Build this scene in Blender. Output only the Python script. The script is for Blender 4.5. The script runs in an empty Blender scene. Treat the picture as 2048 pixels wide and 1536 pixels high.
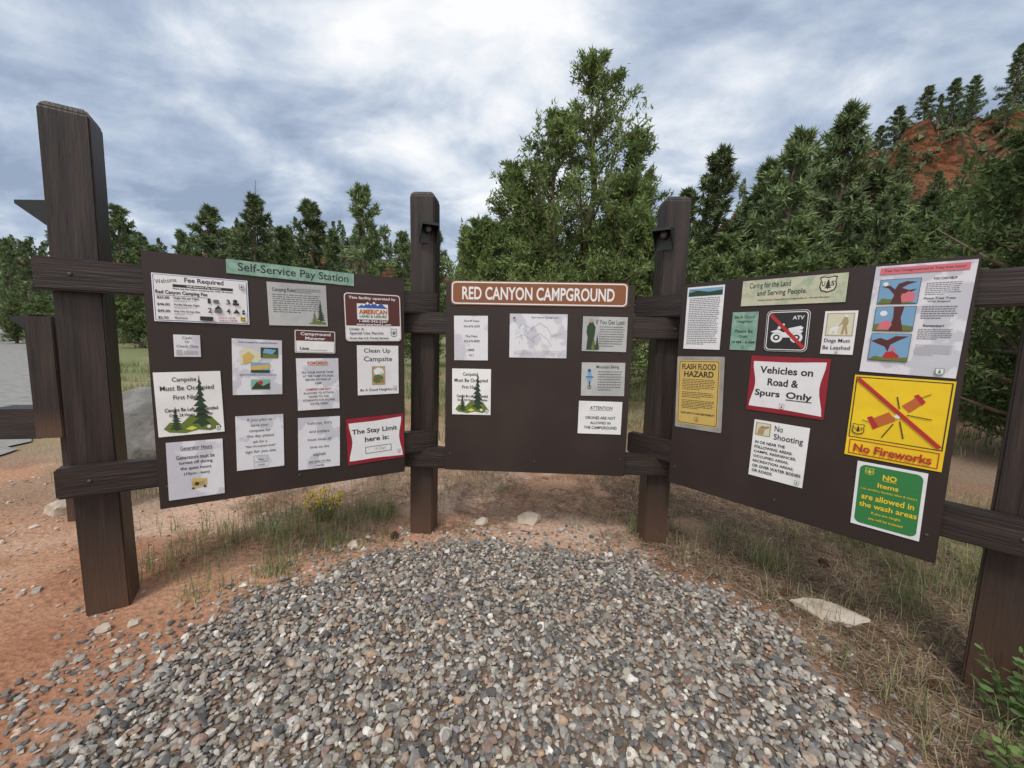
import bpy, math, random
import numpy as np
from mathutils import Vector, Matrix
rnd=random.Random(7)
SC=bpy.context.scene
COL=bpy.context.collection
# ------------------------------------------------------------------ helpers
_tab=np.random.RandomState(3).rand(256,256)
def vnoise(x,y,s=0):
    x=np.asarray(x,float)+s*17.3; y=np.asarray(y,float)+s*9.7
    xi=np.floor(x).astype(int);yi=np.floor(y).astype(int)
    fx=x-xi;fy=y-yi;fx=fx*fx*(3-2*fx);fy=fy*fy*(3-2*fy)
    g=lambda a,b:_tab[a%256,b%256]
    return (g(xi,yi)*(1-fx)+g(xi+1,yi)*fx)*(1-fy)+(g(xi,yi+1)*(1-fx)+g(xi+1,yi+1)*fx)*fy
def fbm(x,y,s=0,o=4):
    a=0;t=0;k=1.
    for i in range(o):
        a=a+vnoise(np.asarray(x)*k,np.asarray(y)*k,s+i)/k;t+=1/k;k*=2.03
    return a/t
def ss(a):
    a=np.clip(a,0,1);return a*a*(3-2*a)
def hz(x,y):
    x=np.asarray(x,float);y=np.asarray(y,float)
    near=ss((6-np.abs(y-2))/3)*ss((4.2-np.abs(x))/1.2)
    z=(fbm(x*2.2,y*2.2,1)-.5)*.05*near
    z=z+2.0*ss((y-14)/55)
    hill=(24+6*fbm(x*.05,y*.05,4))*ss((x-38-6*fbm(y*.1,x*.1,5))/13)*ss((y-38)/20)+7*ss((x-52)/34)*ss((y-36)/22)
    z=z+hill*(.74+.36*fbm(x*.14,y*.14,6)+.20*np.abs(fbm(x*.42,y*.42,26)-.5)*2+.16*fbm(x*.9,y*.9,27,2))
    far=(17+18*fbm(x*.018,y*.018,8))*ss((y-95)/35)
    z=np.maximum(z,far)
    return z
def mesh_np(name,V,F,C=None,smooth=False,mat=None):
    me=bpy.data.meshes.new(name);V=np.asarray(V,np.float32);F=np.asarray(F,np.int32);k=F.shape[1]
    me.vertices.add(len(V));me.vertices.foreach_set('co',V.ravel())
    me.loops.add(F.size);me.loops.foreach_set('vertex_index',F.ravel())
    me.polygons.add(len(F));me.polygons.foreach_set('loop_start',np.arange(0,F.size,k,dtype=np.int32))
    me.polygons.foreach_set('use_smooth',np.full(len(F),smooth))
    me.update(calc_edges=True)
    if C is not None:
        C=np.asarray(C,np.float32);C4=np.ones((len(V),4),np.float32);C4[:,:3]=C
        at=me.color_attributes.new('Col','FLOAT_COLOR','POINT');at.data.foreach_set('color',C4.ravel())
    if mat: me.materials.append(mat)
    return me
def link(name,me,label=None,cat=None,kind=None,group=None,loc=(0,0,0),rz=0,parent=None):
    ob=bpy.data.objects.new(name,me);COL.objects.link(ob)
    ob.location=loc;ob.rotation_euler=(0,0,rz)
    if label: ob['label']=label
    if cat: ob['category']=cat
    if kind: ob['kind']=kind
    if group: ob['group']=group
    if parent is not None: ob.parent=parent
    return ob
def nmat(name):
    m=bpy.data.materials.new(name);m.use_nodes=True;nt=m.node_tree;b=nt.nodes['Principled BSDF'];return m,nt,b
def N(nt,t,**k):
    n=nt.nodes.new(t)
    for a,v in k.items(): setattr(n,a,v)
    return n
def ramp(nt,stops):
    n=nt.nodes.new('ShaderNodeValToRGB');cr=n.color_ramp
    while len(cr.elements)<len(stops): cr.elements.new(.5)
    for e,(p,c) in zip(cr.elements,stops): e.position=p;e.color=(c[0],c[1],c[2],1)
    return n
def noise_mat(name,cols,scale,stretch=(1,1,1),rough=.6,bump=.2,bdist=.003,detail=6,spec=.5,bscale=None,foot=None):
    m,nt,b=nmat(name);L=nt.links.new
    tc=N(nt,'ShaderNodeTexCoord');mp=N(nt,'ShaderNodeMapping');mp.inputs['Scale'].default_value=stretch
    L(tc.outputs['Object'],mp.inputs[0])
    n=N(nt,'ShaderNodeTexNoise');n.inputs['Scale'].default_value=scale;n.inputs['Detail'].default_value=detail;L(mp.outputs[0],n.inputs[0])
    k=len(cols);r=ramp(nt,[(.3+.4*i/(k-1),c) for i,c in enumerate(cols)]);L(n.outputs[0],r.inputs[0]);out=r.outputs[0]
    if foot:  # mud-splashed, faded foot of a post
        sp_=N(nt,'ShaderNodeSeparateXYZ');L(tc.outputs['Generated'],sp_.inputs[0])
        ad=N(nt,'ShaderNodeMath',operation='MULTIPLY_ADD');ad.inputs[1].default_value=.22;L(n.outputs[0],ad.inputs[0]);L(sp_.outputs[2],ad.inputs[2])
        mr=N(nt,'ShaderNodeMapRange');mr.inputs[1].default_value=.36;mr.inputs[2].default_value=.17;mr.inputs[3].default_value=0;mr.inputs[4].default_value=.8;L(ad.outputs[0],mr.inputs[0])
        mxx=N(nt,'ShaderNodeMix',data_type='RGBA');L(mr.outputs[0],mxx.inputs[0]);L(out,mxx.inputs[6]);mxx.inputs[7].default_value=(*foot,1);out=mxx.outputs[2]
    L(out,b.inputs['Base Color'])
    n2=N(nt,'ShaderNodeTexNoise');n2.inputs['Scale'].default_value=bscale or scale*3;n2.inputs['Detail'].default_value=8;L(mp.outputs[0],n2.inputs[0])
    bp=N(nt,'ShaderNodeBump');bp.inputs['Strength'].default_value=bump;bp.inputs['Distance'].default_value=bdist
    L(n2.outputs[0],bp.inputs['Height']);L(bp.outputs[0],b.inputs['Normal'])
    b.inputs['Roughness'].default_value=rough;b.inputs['Specular IOR Level'].default_value=spec
    return m
def attr_mat(name,rough=.85,var=.5,nscale=60,bump=0,bdist=.01,trans=0,objvar=0,spec=.3,rocky=False):
    m,nt,b=nmat(name);L=nt.links.new
    at=N(nt,'ShaderNodeAttribute',attribute_name='Col')
    tc=N(nt,'ShaderNodeTexCoord');n=N(nt,'ShaderNodeTexNoise');n.inputs['Scale'].default_value=nscale;n.inputs['Detail'].default_value=7;L(tc.outputs['Object'],n.inputs[0])
    mr=N(nt,'ShaderNodeMapRange');mr.inputs[1].default_value=.25;mr.inputs[2].default_value=.75;mr.inputs[3].default_value=1-var;mr.inputs[4].default_value=1+var;L(n.outputs[0],mr.inputs[0])
    mu=N(nt,'ShaderNodeVectorMath',operation='MULTIPLY');L(at.outputs['Color'],mu.inputs[0]);L(mr.outputs[0],mu.inputs[1])
    out=mu.outputs[0]
    if rocky:  # weathered gullies, ledges and scrub speckle on high slopes
        mp=N(nt,'ShaderNodeMapping');mp.inputs['Scale'].default_value=(1,1,2.2);L(tc.outputs['Object'],mp.inputs[0])
        r1=N(nt,'ShaderNodeTexNoise');r1.inputs['Scale'].default_value=.55;r1.inputs['Detail'].default_value=9;r1.inputs['Roughness'].default_value=.68;L(mp.outputs[0],r1.inputs[0])
        rr_=ramp(nt,[(.34,(.30,.32,.34)),(.45,(.62,.58,.55)),(.52,(1.0,1.0,1.0)),(.66,(1.2,1.22,1.25))]);L(r1.outputs[0],rr_.inputs[0])
        r2=N(nt,'ShaderNodeTexNoise');r2.inputs['Scale'].default_value=.8;r2.inputs['Detail'].default_value=5;r2.inputs['Roughness'].default_value=.7;L(tc.outputs['Object'],r2.inputs[0])
        gm=N(nt,'ShaderNodeMapRange');gm.inputs[1].default_value=.53;gm.inputs[2].default_value=.58;L(r2.outputs[0],gm.inputs[0])
        mu2=N(nt,'ShaderNodeVectorMath',operation='MULTIPLY');L(out,mu2.inputs[0]);L(rr_.outputs[0],mu2.inputs[1])
        mg=N(nt,'ShaderNodeMix',data_type='RGBA');L(gm.outputs[0],mg.inputs[0]);L(mu2.outputs[0],mg.inputs[6]);mg.inputs[7].default_value=(.085,.095,.045,1)
        s3=N(nt,'ShaderNodeSeparateXYZ');L(tc.outputs['Object'],s3.inputs[0]);hm=N(nt,'ShaderNodeMapRange');hm.inputs[1].default_value=4;hm.inputs[2].default_value=8;L(s3.outputs[2],hm.inputs[0])
        mh=N(nt,'ShaderNodeMix',data_type='RGBA');L(hm.outputs[0],mh.inputs[0]);L(out,mh.inputs[6]);L(mg.outputs[2],mh.inputs[7]);out=mh.outputs[2]
    if objvar:
        oi=N(nt,'ShaderNodeObjectInfo');m2=N(nt,'ShaderNodeMapRange');m2.inputs[3].default_value=1-objvar;m2.inputs[4].default_value=1+objvar;L(oi.outputs['Random'],m2.inputs[0])
        mm=N(nt,'ShaderNodeVectorMath',operation='MULTIPLY');L(out,mm.inputs[0]);L(m2.outputs[0],mm.inputs[1]);out=mm.outputs[0]
    L(out,b.inputs['Base Color']);b.inputs['Roughness'].default_value=rough;b.inputs['Specular IOR Level'].default_value=spec
    if bump:
        bp=N(nt,'ShaderNodeBump');bp.inputs['Strength'].default_value=bump;bp.inputs['Distance'].default_value=bdist;L(n.outputs[0],bp.inputs['Height'])
        if rocky:
            hh=N(nt,'ShaderNodeMath',operation='MULTIPLY');L(r1.outputs[0],hh.inputs[0]);L(hm.outputs[0],hh.inputs[1])
            b3=N(nt,'ShaderNodeBump');b3.inputs['Strength'].default_value=1;b3.inputs['Distance'].default_value=3.0;L(hh.outputs[0],b3.inputs['Height']);L(b3.outputs[0],bp.inputs['Normal'])
        L(bp.outputs[0],b.inputs['Normal'])
    if trans:
        t=N(nt,'ShaderNodeBsdfTranslucent');L(out,t.inputs[0]);mx=N(nt,'ShaderNodeMixShader');mx.inputs[0].default_value=trans
        L(b.outputs[0],mx.inputs[1]);L(t.outputs[0],mx.inputs[2]);L(mx.outputs[0],nt.nodes['Material Output'].inputs[0])
    return m
# ------------------------------------------------------------------ materials
wood_v=noise_mat('brown_painted_post',[(.011,.0075,.0065),(.027,.018,.015),(.046,.031,.025)],5,(6,6,.45),.48,.75,.007,bscale=16,spec=.45,foot=(.105,.058,.037))
wood_h=noise_mat('brown_painted_rail',[(.013,.0085,.0075),(.027,.018,.015),(.042,.028,.023)],5,(.45,6,6),.48,.65,.006,bscale=16,spec=.45)
board_m=noise_mat('brown_painted_plywood',[(.026,.017,.0145),(.031,.020,.017),(.040,.027,.023)],2.2,(1,1,1),.5,.12,.002,bscale=40,spec=.4)
dkgreen=noise_mat('dark_green_metal',[(.008,.012,.011),(.014,.02,.018)],8,rough=.4,bump=.05)
lens_m=noise_mat('dull_lamp_lens',[(.10,.10,.09),(.15,.15,.14)],20,rough=.3,bump=.05)
steel=noise_mat('weathered_bolt_steel',[(.04,.03,.028),(.07,.055,.05)],60,rough=.5,bump=.1)
rock_pale=noise_mat('pale_limestone',[(.36,.28,.20),(.5,.42,.34),(.58,.51,.43)],9,rough=.9,bump=.8,bdist=.01)
rock_grey=noise_mat('grey_stone',[(.11,.11,.10),(.18,.175,.165),(.25,.245,.23)],4,rough=.85,bump=.9,bdist=.03)
asphalt=noise_mat('weathered_asphalt',[(.20,.19,.18),(.26,.25,.235),(.32,.305,.285)],6,rough=.95,bump=.6,bdist=.006,bscale=90)
leaf_m=attr_mat('juniper_foliage',.8,.3,2.5,trans=.25,objvar=.2)
pine_m=attr_mat('pine_foliage',.8,.3,1.6,objvar=.25)
bark_m=attr_mat('tree_bark',.95,.4,12,.6,.02)
grass_m=attr_mat('grass_blades',.8,.2,9,trans=.3)
ground_m=attr_mat('red_dirt_ground',.97,.34,38,1.0,.016,spec=.1,rocky=True)
gravel_m=attr_mat('gravel_stone',.75,.25,70,.35,.003,spec=.3)
INK={'k':(.02,.02,.022),'w':(.78,.78,.79),'g':(.13,.13,.14),'lg':(.42,.42,.44),'red':(.45,.025,.025),'dr':(.28,.012,.022),'pk':(.66,.16,.2),'or':(.5,.13,.03),
'brown':(.24,.085,.03),'dbr':(.09,.02,.016),'y':(.86,.58,.02),'ye':(.6,.42,.12),'gn':(.03,.20,.055),'dg':(.018,.05,.022),'ol':(.13,.18,.03),'teal':(.2,.42,.34),'bl':(.03,.1,.38),'lb':(.18,.36,.55),'cream':(.66,.64,.48),'tan':(.4,.3,.16),'lime':(.62,.66,.08)}
_ink={}
def ink(k):
    if k not in _ink:
        c=INK[k];_ink[k]=noise_mat('printed_ink_'+{'k':'black','w':'white','g':'grey','lg':'pale_grey','dr':'crimson','pk':'pink','or':'orange','dbr':'maroon','y':'yellow','ye':'ochre','gn':'green','dg':'dark_green','ol':'olive','bl':'blue','lb':'light_blue'}.get(k,k),[tuple(v*.93 for v in c),c],25,rough=.45,bump=0)
    return _ink[k]
def paper_mat(name,base,mottle_or_reflection,amt=(.52,.56),rough=.35,sc=7):
    m,nt,b=nmat(name);L=nt.links.new
    tc=N(nt,'ShaderNodeTexCoord');oi=N(nt,'ShaderNodeObjectInfo');ad=N(nt,'ShaderNodeVectorMath',operation='ADD')
    ml=N(nt,'ShaderNodeMath',operation='MULTIPLY');ml.inputs[1].default_value=40;L(oi.outputs['Random'],ml.inputs[0])
    L(tc.outputs['Object'],ad.inputs[0]);L(ml.outputs[0],ad.inputs[1])
    n=N(nt,'ShaderNodeTexNoise');n.inputs['Scale'].default_value=sc;n.inputs['Detail'].default_value=5;L(ad.outputs[0],n.inputs[0])
    r=ramp(nt,[(amt[0],base),(amt[1],mottle_or_reflection)]);L(n.outputs[0],r.inputs[0]);L(r.outputs[0],b.inputs['Base Color'])
    n2=N(nt,'ShaderNodeTexNoise');n2.inputs['Scale'].default_value=14;L(ad.outputs[0],n2.inputs[0])
    bp=N(nt,'ShaderNodeBump');bp.inputs['Strength'].default_value=.45;bp.inputs['Distance'].default_value=.005;L(n2.outputs[0],bp.inputs['Height']);L(bp.outputs[0],b.inputs['Normal'])
    b.inputs['Roughness'].default_value=rough
    return m
SH={'reflection':paper_mat('paper_painted_reflections',(.70,.70,.74),(.54,.545,.60),(.50,.53)),'paper':paper_mat('white_paper',(.78,.78,.79),(.70,.70,.72),(.4,.7)),  # first sheet: grey blotches are cloudy reflections painted into the paper colour
'dull':paper_mat('dull_laminated_paper',(.47,.48,.475),(.38,.39,.39),(.4,.6),.25),'teal':paper_mat('mottled_green_sign',(.17,.32,.25),(.27,.42,.33),(.4,.6),.4,30),
'brown':paper_mat('brown_metal_sign',(.24,.085,.03),(.22,.078,.028),(.4,.6),.35),'maroon':paper_mat('maroon_metal_sign',(.085,.02,.016),(.1,.025,.02),(.4,.6),.35),
'white':paper_mat('white_metal_sign',(.8,.8,.79),(.74,.74,.73),(.4,.6),.4),'crimson':paper_mat('crimson_metal_sign',(.3,.014,.028),(.26,.012,.025),(.4,.6),.35),
'sleeve':paper_mat('clear_plastic_sleeve',(.36,.35,.32),(.27,.26,.24),(.4,.6),.15),'black':paper_mat('black_metal_sign',(.02,.02,.02),(.03,.03,.03),(.4,.6),.35),
'yellow':paper_mat('yellow_metal_sign',(.86,.6,.015),(.80,.54,.015),(.4,.6),.4),'cream':paper_mat('cream_green_sign',(.52,.53,.38),(.33,.40,.28),(.45,.62),.4,20)}
# ------------------------------------------------------------------ sky
w=bpy.data.worlds.new('World');SC.world=w;w.use_nodes=True;nt=w.node_tree;nt.nodes.clear();L=nt.links.new
sky=N(nt,'ShaderNodeTexSky',sky_type='NISHITA');sky.sun_disc=False;sky.sun_elevation=math.radians(52);sky.sun_rotation=math.radians(200)
b1=N(nt,'ShaderNodeBackground');b1.inputs[1].default_value=.12;L(sky.outputs[0],b1.inputs[0])
tc=N(nt,'ShaderNodeTexCoord');nrm=N(nt,'ShaderNodeVectorMath',operation='NORMALIZE');L(tc.outputs['Generated'],nrm.inputs[0])
sp=N(nt,'ShaderNodeSeparateXYZ');L(nrm.outputs[0],sp.inputs[0])
def M(op,a,b=None,clamp=False):
    n=N(nt,'ShaderNodeMath',operation=op);n.use_clamp=clamp
    for i,v in enumerate((a,b)):
        if v is None: continue
        if isinstance(v,(int,float)): n.inputs[i].default_value=v
        else: L(v,n.inputs[i])
    return n.outputs[0]
zz=M('ADD',M('MAXIMUM',sp.outputs[2],0),.34)
cx=N(nt,'ShaderNodeCombineXYZ');L(M('DIVIDE',sp.outputs[0],zz),cx.inputs[0]);L(M('DIVIDE',sp.outputs[1],zz),cx.inputs[1])
mp=N(nt,'ShaderNodeMapping');mp.inputs['Rotation'].default_value=(0,0,math.radians(52));mp.inputs['Scale'].default_value=(1.1,1.7,1);L(cx.outputs[0],mp.inputs[0])
n1=N(nt,'ShaderNodeTexNoise');n1.inputs['Scale'].default_value=2.3;n1.inputs['Detail'].default_value=10;n1.inputs['Roughness'].default_value=.56;n1.inputs['Distortion'].default_value=.25;L(mp.outputs[0],n1.inputs[0])
n3=N(nt,'ShaderNodeTexNoise');n3.inputs['Scale'].default_value=1.1;n3.inputs['Detail'].default_value=3;L(cx.outputs[0],n3.inputs[0])
def lobe(d,lo,amt):
    dp=N(nt,'ShaderNodeVectorMath',operation='DOT_PRODUCT');L(nrm.outputs[0],dp.inputs[0]);v=Vector(d).normalized();dp.inputs[1].default_value=v
    mr=N(nt,'ShaderNodeMapRange',interpolation_type='SMOOTHSTEP');mr.inputs[1].default_value=lo;mr.inputs[2].default_value=1;mr.inputs[3].default_value=0;mr.inputs[4].default_value=amt;L(dp.outputs['Value'],mr.inputs[0]);return mr.outputs[0]
v=M('ADD',M('MULTIPLY',n1.outputs[0],2.2),M('MULTIPLY',n3.outputs[0],.8))
v=M('SUBTRACT',v,1.02)
for d,lo,amt in [((-.12,1.09,.80),.94,.32),((.46,1.07,.58),.985,.32),((-.75,1.0,.95),.95,.12),((-1.15,1.06,.6),.90,-.20),((1.0,1.1,.95),.88,-.20),((0,-1,.6),.2,.60)]:  # last lobe: brighter sky added out of view behind camera, fills board fronts
    v=M('ADD',v,lobe(d,lo,amt))
hf=N(nt,'ShaderNodeMapRange',interpolation_type='SMOOTHSTEP');hf.inputs[1].default_value=.0;hf.inputs[2].default_value=.26;hf.inputs[3].default_value=.2;hf.inputs[4].default_value=0;L(sp.outputs[2],hf.inputs[0])
v=M('ADD',v,hf.outputs[0])
cr=ramp(nt,[(.10,(.30,.37,.50)),(.32,(.42,.50,.63)),(.54,(.60,.67,.77)),(.74,(.82,.86,.91)),(.95,(1.0,1.0,1.0))]);L(v,cr.inputs[0])
b2=N(nt,'ShaderNodeBackground');b2.inputs[1].default_value=1.08;L(cr.outputs[0],b2.inputs[0])
mx=N(nt,'ShaderNodeMixShader');mx.inputs[0].default_value=.9;L(b1.outputs[0],mx.inputs[1]);L(b2.outputs[0],mx.inputs[2])
wo=N(nt,'ShaderNodeOutputWorld');L(mx.outputs[0],wo.inputs[0])
sd=bpy.data.lights.new('sun','SUN');sd.energy=1.5;sd.angle=math.radians(12);sd.color=(1,.965,.91);sd.energy=1.95
so=bpy.data.objects.new('sun',sd);COL.objects.link(so);so.rotation_euler=(math.radians(36),0,math.radians(-20));so.location=(0,0,30)
SC.view_settings.view_transform='Standard';SC.view_settings.look='None';SC.view_settings.exposure=0
# ------------------------------------------------------------------ camera
cd=bpy.data.cameras.new('camera');cd.sensor_width=36;cd.lens=769/2048*36;cd.clip_end=1500;cd.clip_start=.05
cam=bpy.data.objects.new('camera',cd);COL.objects.link(cam);SC.camera=cam
p=math.radians(6.2);r=math.radians(1.5)
R=Vector((1,0,0));U=Vector((0,math.sin(p),math.cos(p)));Fw=Vector((0,math.cos(p),-math.sin(p)))
X=math.cos(r)*R+math.sin(r)*U;Y=-math.sin(r)*R+math.cos(r)*U;Z=-Fw
cam.matrix_world=Matrix(((X.x,Y.x,Z.x,0),(X.y,Y.y,Z.y,0),(X.z,Y.z,Z.z,1.36),(0,0,0,1)))
# ------------------------------------------------------------------ ground
def gmask(x,y):  # gravel pad
    x=np.asarray(x,float);y=np.asarray(y,float)
    d=(np.abs((x+.02)/1.48)**2.7+np.abs((y-.85)/1.68)**2.9)
    return d+(fbm(x*3,y*3,11)-.5)*.55
n=520
s=np.linspace(-1,1,n);gx=.72*np.sinh(7*s);gy=1.8+.72*np.sinh(7*s)
GX,GY=np.meshgrid(gx,gy);x=GX.ravel();y=GY.ravel();z=hz(x,y)
idx=np.arange(n*n).reshape(n,n)
F=np.stack([idx[:-1,:-1].ravel(),idx[:-1,1:].ravel(),idx[1:,1:].ravel(),idx[1:,:-1].ravel()],1)
def mixc(a,b,t): t=np.clip(t,0,1)[:,None];return a*(1-t)+b*t
C=np.tile(np.array([.43,.24,.15]),(len(x),1))
C=mixc(C,np.array([.52,.35,.25]),ss((fbm(x*1.3,y*1.3,2)-.42)*4))
C=mixc(C,np.array([.30,.14,.08]),ss((fbm(x*2.7,y*2.7,21)-.53)*6)*.7)
C=mixc(C,np.array([.33,.155,.09]),ss((-x-.9)/.5)*ss((2.0-y)/.5)*.7)
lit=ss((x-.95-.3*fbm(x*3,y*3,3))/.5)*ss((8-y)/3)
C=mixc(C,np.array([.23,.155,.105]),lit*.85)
lit2=ss((fbm(x*1.6,y*1.6,9)-.42)*5)*ss((y-2.3)/.8)*(1-.65*ss((1.2-np.abs(x-.1))/.4)*ss((5.5-y)/1.5))
C=mixc(C,np.array([.27,.20,.14]),lit2*.65)
far=ss((y-5-np.abs(x)*.2)/6);
gr=np.array([.17,.20,.08])*np.ones((len(x),1))
gr=mixc(gr,np.array([.34,.26,.17]),ss((fbm(x*.35,y*.35,14)-.5)*5))
C=mixc(C,gr,far*.9)
leftv=ss((-x-3.3)/1.0)*ss((y-3.6)/1.5);C=mixc(C,np.array([.2,.22,.11]),leftv*.6)
hill=ss((z-5)/4);hc=np.array([.42,.155,.078])*np.ones((len(x),1));hc=mixc(hc,np.array([.50,.25,.15]),ss((fbm(x*.3,y*.3,16)-.5)*5))
hc=mixc(hc,np.array([.22,.085,.05]),ss((fbm(x*.9,z*1.1,19)-.48)*7)*.7)
hc=mixc(hc,np.array([.09,.10,.045]),ss((fbm(x*.5,y*.5,17)-.52)*10)*np.where(y>90,.9,.4))
C=mixc(C,hc,hill)
C=mixc(C,np.array([.17,.13,.10]),ss((1.06-gmask(x,y))*4)*.9)
link('ground',mesh_np('ground',np.stack([x,y,z],1),F,C,True,ground_m),kind='structure')
re=[(-2.6,-1.5),(-3.6,1.2),(-4.75,3.1),(-5.95,4.65),(-8.6,7.5),(-20,18.2),(-38,33),(-75,58)]
pts=[]
for a,b in zip(re[:-1],re[1:]):
    for i in range(10): t=i/10;pts.append((a[0]+(b[0]-a[0])*t,a[1]+(b[1]-a[1])*t))
V=[];K=8
for i,(a,b) in enumerate(pts):
    q=pts[min(i+1,len(pts)-1)];q0=pts[max(i-1,0)];d=Vector((q[0]-q0[0],q[1]-q0[1])).normalized();nn=Vector((-d.y,d.x))
    for k in range(K):
        jj=.08*math.sin(i*2.3)*(k==0)
        xx=a+nn.x*(k*.95+jj);yy=b+nn.y*(k*.95+jj);V.append((xx,yy,float(hz(xx,yy))+.02))
F=[(i*K+k,i*K+k+1,(i+1)*K+k+1,(i+1)*K+k) for i in range(len(pts)-1) for k in range(K-1)]
link('road',mesh_np('road',V,F,None,True,asphalt),kind='structure')
# ------------------------------------------------------------------ stones
import bmesh
def ico(sub):
    bm=bmesh.new();bmesh.ops.create_icosphere(bm,subdivisions=sub,radius=1)
    V=np.array([v.co[:] for v in bm.verts]);F=np.array([[v.index for v in f.verts] for f in bm.faces]);bm.free();return V,F
IV,IF=ico(2)
rs=np.random.RandomState(5)
bases=[]
for k in range(14):
    V=IV.copy()
    for j in range(9):  # planar cuts give chipped, sub-angular pebbles
        d=rs.randn(3);d/=np.linalg.norm(d);c=.48+.3*rs.rand();dd=V@d;V=V-np.outer(np.maximum(dd-c,0),d)
    V=V/np.abs(V).max()
    bases.append(V*np.array([1,.68+.3*rs.rand(),.40+.25*rs.rand()]))
def rotm(n,tilt):
    a=rs.rand(n)*6.283;t=rs.randn(n)*tilt;u=rs.randn(n)*tilt
    ca,sa=np.cos(a),np.sin(a);ct,st=np.cos(t),np.sin(t);cu,su=np.cos(u),np.sin(u)
    o=np.zeros(n);i=np.ones(n)
    Rz=np.stack([ca,-sa,o,sa,ca,o,o,o,i],1).reshape(n,3,3);Rx=np.stack([i,o,o,o,ct,-st,o,st,ct],1).reshape(n,3,3);Ry=np.stack([cu,o,su,o,i,o,-su,o,cu],1).reshape(n,3,3)
    return Rz@Rx@Ry
def stones(name,P,size,cols,tilt=.35):
    n=len(P);Rm=rotm(n,tilt);pick=rs.randint(0,len(bases),n);B=np.stack(bases)[pick]
    V=np.einsum('nij,nkj->nki',Rm,B*size[:,None,None])+P[:,None,:]
    m=len(IV);F=(IF[None]+np.arange(n)[:,None,None]*m).reshape(-1,3)
    C=np.repeat(cols,m,0)
    return mesh_np(name,V.reshape(-1,3),F,C,False,gravel_m)
pal=np.array([[.22,.20,.175],[.30,.275,.245],[.14,.135,.13],[.40,.365,.32],[.52,.48,.42],[.26,.18,.145],[.35,.27,.205],[.10,.097,.095],[.38,.34,.275],[.24,.23,.225],[.60,.56,.51],[.38,.25,.17]])
pw=np.array([.16,.15,.12,.13,.07,.07,.08,.07,.09,.06,.03,.03]);pw/=pw.sum()
def gcols(n,pal=pal,pw=pw,g=1.0):
    return pal[rs.choice(len(pal),n,p=pw)]*(.72+.5*rs.rand(n,1))*g
P=[]
for layer,(sp_,z0) in enumerate([(.025,.002),(.022,.007)]):
    xs,ys=np.meshgrid(np.arange(-2.6,2.1,sp_),np.arange(.62,3.0,sp_));xs=xs.ravel()+rs.randn(xs.size)*sp_*.4;ys=ys.ravel()+rs.randn(ys.size)*sp_*.4
    g=gmask(xs,ys);pr=np.clip((1.08-g)*3.5,0,1);left=(xs<-.8)&(ys<1.9);pr=np.maximum(pr,np.where(left,np.clip((3.0-g)*.24,0,.36),0)*(fbm(xs*4,ys*4,77)>.45));pr=np.maximum(pr,np.clip((1.5-g)*.55,0,.22))
    k=rs.rand(len(xs))<pr;xs,ys,g=xs[k],ys[k],g[k];P.append(np.stack([xs,ys,hz(xs,ys)+z0*np.clip((1.1-g)*3,.1,1)+rs.rand(len(xs))*.006],1))
P=np.concatenate(P);size=.0125*np.exp(rs.randn(len(P))*.36);size=np.clip(size,.0055,.028)
link('gravel',stones('gravel',P,size,gcols(len(P))),kind='stuff',label='grey crushed gravel pad in front of the notice boards')
n=5200;xs=rs.rand(n)*6.5-4.5;ys=.8+rs.rand(n)*5;keep=(gmask(xs,ys)>1.1)&((xs<-1.2)|(rs.rand(n)<.3))&(fbm(xs*1.7,ys*1.7,31)>.40);xs,ys=xs[keep],ys[keep]
pp=np.array([[.5,.36,.27],[.42,.22,.14],[.55,.47,.4],[.3,.26,.23],[.38,.17,.10]])
link('loose_pebbles',stones('loose_pebbles',np.stack([xs,ys,hz(xs,ys)+.002],1),np.clip(.009*np.exp(rs.randn(len(xs))*.55),.004,.04),gcols(len(xs),pp,np.ones(5)/5,.95)),kind='stuff',label='loose reddish pebbles scattered over the bare dirt')
def rock(name,loc,dim,rz,mat,label,seed,group=None,cuts=9):
    V,F=ico(4);q=np.random.RandomState(seed)
    for j in range(cuts):
        d=q.randn(3);d/=np.linalg.norm(d);c=.5+.3*q.rand();dd=V@d;V=V-np.outer(np.maximum(dd-c,0),d)
    V=V*(1+.16*(fbm(V[:,0]*3+5,V[:,1]*3+V[:,2]*2,seed)-.5))[:,None]
    V=V*np.array(dim)/2
    me=mesh_np(name,V,F,None,False,mat);return link(name,me,label,'rock',group=group,loc=(loc[0],loc[1],float(hz(loc[0],loc[1]))+loc[2]),rz=rz)
rock('limestone_rock',(1.69,1.86,.008),(.44,.20,.11),-.25,rock_pale,'flat pale limestone rock lying in pine needles',1,cuts=12)
rock('limestone_rock',(.16,2.79,.025),(.19,.12,.12),.1,rock_pale,'small pale limestone rock beneath the notice board',2)
rock('limestone_rock',(-.21,2.74,.012),(.15,.1,.08),.3,rock_pale,'small rounded grey rock half buried in dirt',3)
rock('limestone_rock',(-1.0,2.38,.01),(.09,.07,.06),.3,rock_pale,'small tan rock at the edge of the gravel',4)
rock('limestone_rock',(-1.83,1.62,.01),(.07,.055,.05),.3,rock_pale,'fist-sized tan rock beside the wooden post',5)
rock('limestone_rock',(-1.74,1.66,.01),(.06,.05,.04),1.3,rock_pale,'fist-sized tan rock beside the wooden post',6)
rock('limestone_rock',(-3.35,2.75,.03),(.2,.18,.14),1.3,rock_pale,'tan rock at the foot of the fee post',7)
rock('stone_slab',(-3.75,4.0,.25),(1.3,.5,1.15),.15,rock_grey,'large grey stone slab standing behind the board',14,cuts=14)
rock('stone_slab',(-4.75,5.2,.25),(1.3,.8,.95),.4,rock_grey,'grey boulder along the road edge',12,cuts=14)
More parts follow.
